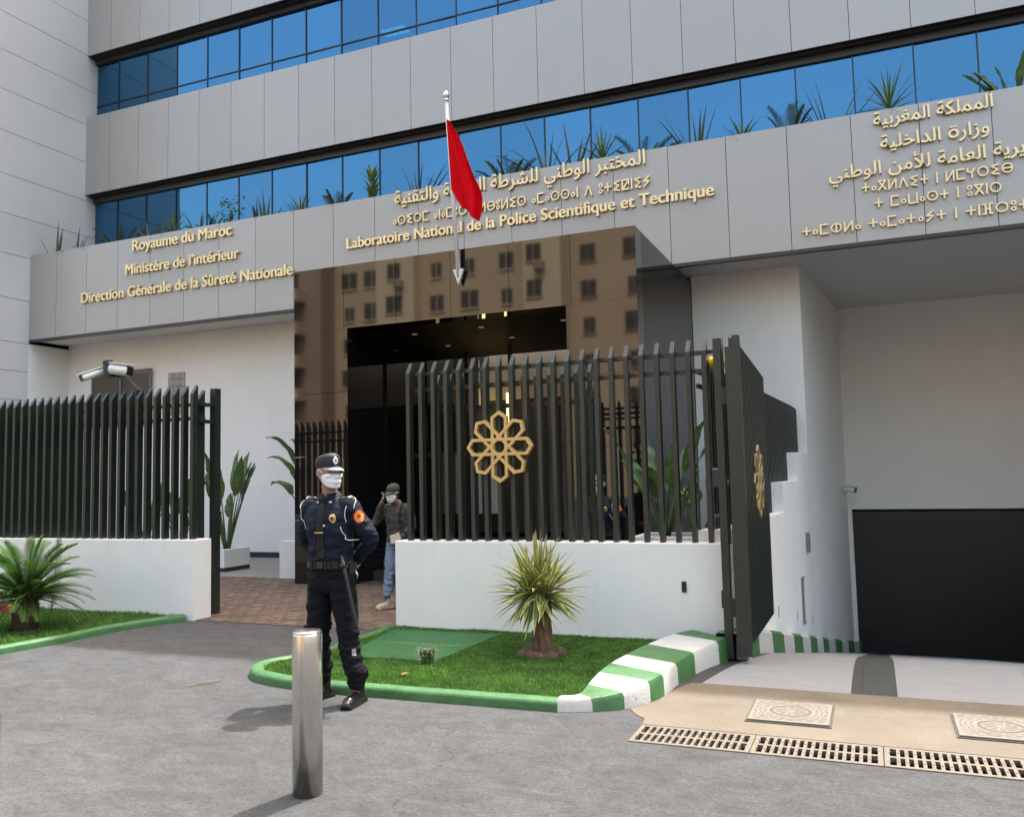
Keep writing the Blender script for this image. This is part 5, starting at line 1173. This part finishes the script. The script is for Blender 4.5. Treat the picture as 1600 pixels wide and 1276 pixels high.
def make_person(label, loc, yaw, sc_, P):
    t = thing('person', label, 'person', loc, yaw); t.scale = (sc_, sc_, sc_)
    # joints
    J = P['J']; Th = Matrix.Translation(J['head']) @ Euler(P['head_rot'], 'XYZ').to_matrix().to_4x4()
    lean = P.get('lean', 0)
    body = MB(); head_shape(body, Th)
    body.tube([V3((0, .02, 1.40)), V3((0, .015, 1.47)), V3(J['head']) + V3((0, .012, -.10)), V3(J['head']) + V3((0, .02, -.03))], [.060, .056, .054, .05], 18)
    ell(body, [(0, .01, .86, .11, .08), (0, .01, 1.0, .115, .075), (0, .01, 1.25, .13, .08), (0, .01, 1.38, .14, .07), (0, .01, 1.43, .07, .05)], 18, 3)
    for s_ in 'LR':
        limb(body, [J['sh' + s_], J['el' + s_], J['wr' + s_]], [.034, .030, .024], 12, 5)
        limb(body, [J['hip' + s_], J['kn' + s_], J['an' + s_]], [.06, .045, .034], 12, 5)
        hand(body, J['wr' + s_], *P['hand' + s_])
    bo = meshob('body', remeshed(body, .0062, 3), 'skin', t)
    # shirt
    sh = MB(); k = P.get('bulk', 1.)
    ell(sh, [(0, .012, P['hem'], .165 * k, .118), (0, .010, P['hem'] + .07, .168 * k, .118), (0, .008, 1.14, .172 * k, .120), (0, .005, 1.25, .188 * k, .126), (0, .008, 1.34, .198 * k, .118), (0, .015, 1.40, .178 * k, .098), (0, .018, 1.445, .112, .080), (0, .018, 1.47, .074, .070)], 26, 4)
    for s_ in 'LR':
        a, b, c = V3(J['sh' + s_]), V3(J['el' + s_]), V3(J['wr' + s_]); limb(sh, [a + V3((-.05 if s_ == 'L' else .05, 0, .0)), a, a.lerp(b, .5), b, b.lerp(c, .5), c - (c - b).normalized() * .02], [.066, .070, .066, .056, .051, .043], 16, 4)
    shirt = meshob('shirt', remeshed(sh, .0095, 5, P.get('wr', .016), (8, 8, 19), 3, lambda c: 1.0 if c.z < 1.3 else .55), P['shirt'], t)
    # trousers
    tr = MB(); top = P.get('waist', .99)
    ell(tr, [(0, .012, top + .0, .160, .114), (0, .012, top - .06, .166, .120), (0, .015, .88, .170, .124), (0, .015, .80, .150, .11), (0, .012, .77, .10, .08)], 24, 3)
    for s_ in 'LR':
        a, b, c = V3(J['hip' + s_]), V3(J['kn' + s_]), V3(J['an' + s_]); limb(tr, [a, a.lerp(b, .5), b, b.lerp(c, .5), c + V3((0, -.0, .13)), c + V3((0, -.005, .075))], [.098, .094, .078, .074, P.get('ankle', .080), P.get('ankle', .075) * .9], 18, 4)
    trou = meshob('trousers', remeshed(tr, .0095, 4, P.get('wrt', .015), (9, 9, 21), 9, lambda c: 1.25 if c.z < .55 else .7), P['trousers'], t)
    # shoes
    for s_ in 'LR':
        a = V3(J['an' + s_]); f = V3(P['toe' + s_]).normalized(); b = MB(); sl_ = P.get('pitch' + s_, 0); side = V3((0, 0, 1)).cross(f).normalized(); R = Matrix.Rotation(sl_, 3, side)
        def q(u, z): return a + R @ (f * u + V3((0, 0, z - .09)))
        b.tube([q(-.02, .14), q(-.02, .06)], [.052, .046], 14); pts = [q(-.075, .04), q(-.04, .048), q(.02, .05), q(.08, .042), q(.13, .034), q(.165, .030)]
        b.tube(pts, [.030, .043, .045, .045, .046, .030], 14); b.ball(q(.155, .030), .038, .038, .030, 12, 8); b.ball(q(-.07, .038), .036, n=12, m=8)
        b.obox(q(.04, .012), R @ f * .135, side * .044, R @ V3((0, 0, .012)))
        meshob('shoe', remeshed(b, .007, 3), P['shoe'], t)
    # eyes and brows
    for s_ in (-1, 1):
        e = MB(); e.ball(Th @ V3((s_ * .031, -.0865, .012)), .0115, .008, .006, 10, 6); e.build('eye', 'eye', t, smooth=True, w=0)
        e = MB(); e.tube([Th @ V3((s_ * .014, -.0975, .030)), Th @ V3((s_ * .032, -.0955, .036)), Th @ V3((s_ * .052, -.083, .028))], [.0040, .0048, .0025], 8); e.build('eyebrow', 'hair', t, smooth=True, w=0)
    hb = MB(); head_shape(hb, Matrix.Identity(4)); hv = BVHTree.FromPolygons([V3(v) for v in hb.v], hb.f)
    # hair: short, from the temples round the back
    rows = shell(Th, hv, R_(102), R_(258), -.055, .075, .004, 26, 8, fit=lambda u, v, z, l: (lerp(.012 - .065 * math.sin(math.pi * u), .085, v), l)); rows.build('hair', 'hair', t, smooth=True, w=0)
    if P.get('beard'):
        rows = shell(Th, hv, R_(-98), R_(98), -.120, .0, .006, 26, 10, fit=lambda u, v, z, l: (lerp(-.121 + .10 * abs(2 * u - 1) ** 3, -.055 + .07 * abs(2 * u - 1) ** 2, v), l)); rows.build('beard', 'hair', t, smooth=True, w=0)
    # mask
    def mf(u, v, z, l):
        a = abs(2 * u - 1); return (lerp(-.118 + .055 * a ** 2.2, .000 - .022 * a ** 1.5, v), l + .004 * math.sin(v * 18.) * (1 - a) * .5 + .012 * (1 - a) ** 1.2 * math.sin(math.pi * v))
    mk = shell(Th, hv, R_(-68), R_(68), -.11, 0, .012, 22, 14, fit=mf); ma = mk.build('face_mask', 'mask_cloth', t, smooth=True, w=0); so_ = ma.modifiers.new('t', 'SOLIDIFY'); so_.thickness = .003
    for s_ in (-1, 1):
        e = MB(); e.tube([Th @ V3((s_ * .066, -.052, -.022)), Th @ V3((s_ * .077, -.02, .012)), Th @ V3((s_ * .084, .012, .028)), Th @ V3((s_ * .084, .026, .0))], .0017, 5); e.tube([Th @ V3((s_ * .062, -.050, -.062)), Th @ V3((s_ * .073, -.012, -.03)), Th @ V3((s_ * .084, .018, -.02))], .0017, 5); e.build('ear_loop', 'mask_cloth', ma, smooth=True, w=0)
    # cap
    cp = MB(); pf = P['cap']; n = 32
    def ring(z, a, b, cy, tilt=0.): return [Th @ V3((a * math.cos(6.2832 * j / n), cy + b * math.sin(6.2832 * j / n), z + tilt * -math.sin(6.2832 * j / n))) for j in range(n)]
    if pf == 'police': cp.rings([ring(.038, .079, .100, .003), ring(.048, .083, .104, .003), ring(.075, .084, .106, .003, .006), ring(.098, .083, .104, .003, .013), ring(.115, .077, .096, .004, .018), ring(.126, .062, .078, .006, .018), ring(.131, .030, .036, .006, .010), ring(.132, .006, .008, .006, .0)])
    else: cp.rings([ring(.038, .080, .102, .003), ring(.065, .084, .106, .004), ring(.10, .080, .100, .005), ring(.128, .062, .078, .006), ring(.144, .034, .043, .008), ring(.148, .006, .008, .008)])
    cap = cp.build('cap', P['capm'], t, smooth=True, w=0)
    br = MB(); up, lo = [], []
    for i in range(7):
        u = i / 6; ru, rl = [], []
        for j in range(19):
            a = R_(lerp(-64, 64, j / 18)); e = .070 * math.cos(a * 1.32) ** .8 if abs(a * 1.32) < 1.57 else 0; x = math.sin(a) * (.080 + .3 * e * u * .5); y = .003 - math.cos(a) * .101 - e * u; z = .046 - .030 * u * (e / .07) - .010 * (1 - math.cos(a)) - .012 * u * abs(math.sin(a))
            ru.append(Th @ V3((x, y, z + .003))); rl.append(Th @ V3((x, y, z)))
        up.append(ru); lo.append(rl)
    br.rings(up, cap=False, closed=False); br.rings(lo, cap=False, closed=False); br.rings([up[-1], lo[-1]], cap=False, closed=False)
    br.build('brim', P['capm'], cap, smooth=True, w=0)
    if pf == 'police':
        e = MB(); e.rings([[p + (Th.to_3x3() @ V3((0, -.002, .0035))) for p in up[5]], [p + (Th.to_3x3() @ V3((0, -.004, .002))) for p in up[6]], [p + (Th.to_3x3() @ V3((0, -.004, -.004))) for p in lo[6]]], cap=False, closed=False); e.build('brim_edge', 'brim_silver', cap, smooth=True, w=0)
        e = MB(); e.rings([[p + (Th.to_3x3() @ V3((0, -.0008, .0012))) for p in up[3]], [p + (Th.to_3x3() @ V3((0, -.0008, .0016))) for p in up[5]]], cap=False, closed=False); e.build('brim_trim', 'brim_silver', cap, smooth=True, w=0)
        cb = bvh_of(cap); f = (Th.to_3x3() @ V3((0, -1, .12))).normalized(); u_ = Th.to_3x3() @ V3((0, 0, 1)); c = Th @ V3((0, -.08, .086))
        shield = [(0, -.030), (.013, -.022), (.021, -.006), (.020, .012), (.010, .016), (.006, .028), (0, .034), (-.006, .028), (-.010, .016), (-.020, .012), (-.021, -.006), (-.013, -.022)]
        decal(cb, c, f, u_, shield, .003).build('badge', 'white_trim', cap, w=0); decal(cb, c, f, u_, oval(.008, .010), .0055).build('badge_centre', 'badge_red', cap, w=0)
    return t, Th, bo, shirt, trou, cap

def police_kit(t, Th, bo, shirt, trou, main=True):
    bv = bvh_of(shirt); F = V3((0, -1, 0)); U = V3((0, 0, 1))
    # collar
    mb = MB(); n = 28
    def rg(r, ry, z, dz, cy=.008): return [V3((r * math.sin(a), cy - ry * math.cos(a), z + dz * math.cos(a))) for a in [lerp(R_(14), R_(346), j / n) for j in range(n + 1)]]
    mb.rings([rg(.064, .064, 1.455, -.012), rg(.062, .062, 1.497, -.010), rg(.066, .066, 1.503, -.012), rg(.084, .082, 1.462, -.040), rg(.092, .092, 1.442, -.055)], cap=False, closed=False); o = mb.build('collar', 'navy_cloth', t, smooth=True, w=0); s_ = o.modifiers.new('t', 'SOLIDIFY'); s_.thickness = .004
    # tie
    tie = [(-.018, .0), (.018, .0), (.022, -.10), (.030, -.30), (.034, -.435), (-.034, -.435), (-.030, -.30), (-.022, -.10)]
    mb = MB(); rows = []
    for i in range(26):
        v = i / 25; w = lerp(.020, .036, v); z = 1.452 - .43 * v; row = []
        for x in (-1, -.6, 0, .6, 1):
            h = bv.ray_cast(V3((x * w, -.4, z)), -F, 1); y = h[0].y if h[0] is not None else -.1
            row.append(V3((x * w, y - .008 + .003 * abs(x), z)))
        rows.append(row)
    mb.rings(rows, cap=False, closed=False); o = mb.build('tie', 'black_cloth', t, smooth=True, w=0); s_ = o.modifiers.new('t', 'SOLIDIFY'); s_.thickness = .004
    mb = MB(); mb.ball((0, -.082, 1.452), .022, .016, .022, 12, 8); mb.build('tie_knot', 'black_cloth', o, smooth=True, w=0)
    h = bv.ray_cast(V3((0, -.4, 1.215)), -F, 1)[0]; mb = MB(); mb.obox(h + V3((0, -.014, 0)), (.036, 0, 0), (0, .002, 0), (0, 0, .0042)); mb.build('tie_clip', 'badge_gold', o, w=0)
    # badge, pins, pockets
    c = V3((.098, 0, 1.315)); decal(bv, c, F, U, oval(.024, .032), .005, .4).build('chest_badge', 'badge_gold', t, w=0); 
    decal(bv, c + V3((0, 0, 0)), F, U, oval(.011, .014), .0075, .4).build('chest_badge_centre', 'cap_green', t, w=0)
    for s_ in (-1, 1):
        decal(bv, (s_ * .098, 0, 1.262), F, U, rect(.062, .018), .005, .4).build('pocket_flap', 'navy_cloth', t, w=0)
        decal(bv, (s_ * .098, 0, 1.19), F, U, rect(.058, .058), .003, .4).build('pocket', 'navy_cloth', t, w=0)
        decal(bv, (s_ * .056, 0, 1.405), F + V3((0, 0, .4)), U, rect(.009, .006), .005, .4).build('collar_pin', 'badge_gold', t, w=0)
    decal(bv, (.034, 0, 1.265), F, U, oval(.007, .007, 10), .008, .4).build('button', 'white_trim', t, w=0)
    # epaulettes
    for s_ in (-1, 1):
        dn = V3((s_ * .25, 0, 1)); ep = decal(bv, (s_ * .148, .0, 1.41), dn, V3((0, 1, 0)), rect(.060, .027, 4), .007, .3); eo = ep.build('epaulette', 'black_cloth', t, w=0)
        decal(bv, (s_ * .172, .0, 1.41), dn, V3((0, 1, 0)), rect(.005, .027, 3), .0105, .3).build('rank_stripe', 'white_trim', eo, w=0)
        decal(bv, (s_ * .113, .0, 1.42), dn, V3((0, 1, 0)), oval(.008, .008, 10), .0105, .3).build('shoulder_button', 'silver', eo, w=0)
    # white cords
    def cord(pts, r=.0024):
        pp = [cr(pts, i / 22) for i in range(23)]; q = []
        for p in pp:
            hit = bv.find_nearest(V3(p)); q.append(hit[0] + hit[1] * .006)
        mb = MB(); mb.tube(q, r, 7); mb.build('cord', 'white_trim', t, smooth=True, w=0)
    def fcord(pts, r=.0028):
        q = []
        for i in range(16):
            x, z = cr(pts, i / 15); h = bv.ray_cast(V3((x, -.6, z)), F * -1, 1.2)[0]; q.append(V3((x, (h.y if h is not None else -.08) - .006, z)))
        for i in range(1, 15): q[i].y = (q[i - 1].y + q[i].y + q[i + 1].y) / 3 - .001
        mb = MB(); mb.tube(q, r, 7); mb.build('cord', 'white_trim', t, smooth=True, w=0)
    cord([(.165, .05, 1.46), (.215, .0, 1.43), (.245, -.05, 1.39)]); fcord([(.188, 1.40), (.176, 1.345), (.178, 1.285)]); fcord([(.150, 1.255), (.166, 1.205), (.195, 1.168), (.245, 1.158)])
    cord([(-.165, .05, 1.46), (-.215, .0, 1.43), (-.23, -.07, 1.39)]); cord([(-.225, -.09, 1.38), (-.24, -.10, 1.30), (-.24, -.10, 1.24)])
    # sleeve patch on the left arm
    a = V3((.30, -.06, 1.325)); out = V3((.62, -.78, .05)); sh = [(0, -.048), (.022, -.036), (.036, -.012), (.038, .018), (.026, .034), (.012, .046), (-.012, .046), (-.026, .034), (-.038, .018), (-.036, -.012), (-.022, -.036)]
    po = decal(bv, a, out, U, sh, .004, .3).build('sleeve_patch', 'patch_orange', t, w=0)
    decal(bv, a + V3((0, 0, .006)), out, U, oval(.024, .024, 16), .0065, .3).build('patch_ring', 'patch_yellow', po, w=0); decal(bv, a + V3((0, 0, .006)), out, U, oval(.017, .017, 16), .0085, .3).build('patch_disc', 'badge_red', po, w=0)
    decal(bv, a + V3((0, 0, .004)), out, U, [(0, .013), (.004, .003), (.013, .003), (.006, -.004), (.008, -.013), (0, -.007), (-.008, -.013), (-.006, -.004), (-.013, .003), (-.004, .003)], .0105, .3).build('patch_star', 'cap_green', po, w=0)
    decal(bv, a + V3((0, 0, -.032)), out, U, rect(.016, .004), .0065, .3).build('patch_bar', 'patch_yellow', po, w=0)
    # belt and things on it
    mb = MB(); n = 40
    def br(z, g): return [V3(((.168 + g) * math.cos(6.2832 * j / n), .012 + (.122 + g) * math.sin(6.2832 * j / n), z)) for j in range(n)]
    mb.rings([br(.955, .004), br(.955, .013), br(1.005, .013), br(1.005, .004)], cap=False); be = mb.build('belt', 'leather', t, smooth=False, w=0)
    mb = MB(); mb.obox((0, -.128, .98), (.032, 0, 0), (0, .006, 0), (0, 0, .024)); mb.build('buckle', 'black_plastic', be, bevel=.004, w=0)
    for x in (-.08, -.05, .05, .08): mb = MB(); yy = .012 - .137 * math.sqrt(max(0, 1 - (x / .181) ** 2)); mb.obox((x, yy - .004, .98), (.007, 0, 0), (0, .004, 0), (0, 0, .027)); mb.build('belt_loop', 'leather', be, w=0)
    mb = MB(); mb.obox((.165, .03, .95), (.02, 0, 0), (0, .045, 0), (0, 0, .05)); mb.build('pouch', 'leather', be, bevel=.008, w=0)
    mb = MB(); mb.tube([(.19, .045, .93), (.205, .05, .90), (.19, .055, .87)], .008, 8); mb.build('handcuffs', 'silver', be, smooth=True, w=0)
    if main:
        d = V3((.155, -.05, -.50)); p = V3((.172, -.10, 1.05)); mb = MB(); mb.tube([p, p + d * .28, p + d * .30, p + d * .97, p + d], [.016, .016, .0145, .0145, .010], 12); mb.build('baton', 'leather', t, smooth=True, w=0)
        mb = MB(); q = p + d * .14; mb.tube([q + V3((-.005, .02, 0)), q + V3((.0, -.022, 0))], .022, 12); mb.build('baton_holder', 'leather', be, smooth=True, w=0)
    tb = bvh_of(trou)
    for s_ in (-1, 1):
        decal(tb, (s_ * .175, 0, .60), V3((s_ * .8, -.6, 0)), U, rect(.055, .075), .006, .4).build('cargo_pocket', 'trouser_cloth', t, w=0); decal(tb, (s_ * .175, 0, .675), V3((s_ * .8, -.6, 0)), U, rect(.06, .02), .010, .4).build('cargo_flap', 'trouser_cloth', t, w=0)
        decal(tb, (s_ * .17, 0, .37), V3((s_ * .75, -.65, 0)), U, rect(.014, .022), .006, .4).build('reflective_tab', 'brim_silver', t, w=0)

COP = dict(J=dict(head=(.0, -.018, 1.645), shL=(.178, .012, 1.395), elL=(.305, .075, 1.145), wrL=(.085, .205, .985), shR=(-.178, .012, 1.395), elR=(-.285, .09, 1.14), wrR=(-.06, .21, .975),
  hipL=(.088, .012, .90), knL=(.165, -.02, .50), anL=(.235, -.02, .09), hipR=(-.088, .012, .90), knR=(-.095, .0, .50), anR=(-.105, .045, .09)),
  head_rot=(0, 0, R_(68)), handL=((-.85, .15, -.25), (0, 1, .1), -1, .35), handR=((.85, .15, -.25), (0, 1, .1), 1, .35),
  hem=.975, shirt='navy_cloth', trousers='trouser_cloth', shoe='leather', toeL=(.12, -1, 0), toeR=(-.28, -1, 0), cap='police', capm='cap_navy')
t, Th, bo, shirt, trou, cap = make_person('policeman with hands behind his back standing at the green kerb, in white mask and cap', (-3.755, 5.395, .0), R_(0), 1.012, COP)
police_kit(t, Th, bo, shirt, trou)
C2 = dict(COP); C2['J'] = dict(COP['J'], wrL=(.10, .19, .99)); C2['head_rot'] = (0, 0, R_(-12))
t, Th, bo, shirt, trou, cap = make_person('second policeman in white mask, seen between the fence bars before the black portal', (-3.11, 10.15, .0), R_(2), .905, C2)
police_kit(t, Th, bo, shirt, trou, False)
MAN = dict(J=dict(head=(-.01, -.075, 1.60), shL=(.17, .0, 1.39), elL=(.225, .045, 1.13), wrL=(.15, -.15, .99), shR=(-.17, .0, 1.39), elR=(-.30, -.10, 1.19), wrR=(-.155, -.150, 1.475),
  hipL=(.085, .012, .88), knL=(.11, -.10, .49), anL=(.12, .08, .12), hipR=(-.085, .012, .88), knR=(-.05, -.13, .49), anR=(-.045, -.22, .10)),
  head_rot=(R_(8), 0, R_(-14)), handL=((.02, -.35, -.9), (1, .1, 0), -1, .5), handR=((.22, .15, .9), (-.9, -.25, .25), 1, .55),
  hem=.80, shirt='check_shirt', trousers='jeans', shoe='shoe_beige', toeL=(-.1, -1, 0), toeR=(-.35, -1, 0), pitchL=R_(18), cap='ball', capm='cap_green', beard=True, waist=.97, ankle=.062)
t, Th, bo, shirt, trou, cap = make_person('bearded man in checked shirt and green cap walking out with a phone at his ear', (-5.62, 9.55, .0), R_(-2), .892, MAN)
bv = bvh_of(shirt)
mb = MB(); rows = []
for i in range(24):
    v = i / 23; p = cr([(.10, .06, 1.47), (.115, -.02, 1.46), (.115, -.12, 1.36), (.13, -.16, 1.22), (.18, -.12, 1.05), (.20, .0, .95)], v); hN = bv.find_nearest(V3(p)); c = hN[0] + hN[1] * .008; rows.append([c + V3((-.018, 0, 0)), c + V3((.018, 0, .004))])
mb.rings(rows, cap=False, closed=False); o = mb.build('bag_strap', 'black_cloth', t, smooth=True, w=0); s_ = o.modifiers.new('t', 'SOLIDIFY'); s_.thickness = .004
# phone and paper are held things of their own
def held(name, mb, m, label, cat, person, c, bevel=0.):
    M4 = Matrix.Translation(person.location) @ person.rotation_euler.to_matrix().to_4x4() @ Matrix.Scale(person.scale[0], 4); mb.v = [tuple(M4 @ V3(v)) for v in mb.v]
    return tag(mb.build(name, m, bevel=bevel), label, cat)
mb = MB(); mb.obox((-.095, -.125, 1.575), V3((.05, -.2, .9)).normalized() * .07, V3((.35, .9, .18)).normalized() * .034, V3((.93, -.35, -.1)).normalized() * .005)
held('phone', mb, 'black_plastic', 'black mobile phone held to the ear of the man in the checked shirt', 'phone', t, None, .003)
mb = MB(); mb.obox((.10, -.215, .985), V3((.95, -.12, .28)) * .085, V3((-.28, 0, .95)) * .06, V3((.1, 1, 0)) * .004)
held('paper', mb, 'paper', 'folded cream paper in the lowered hand of the man on the phone', 'paper', t, None)
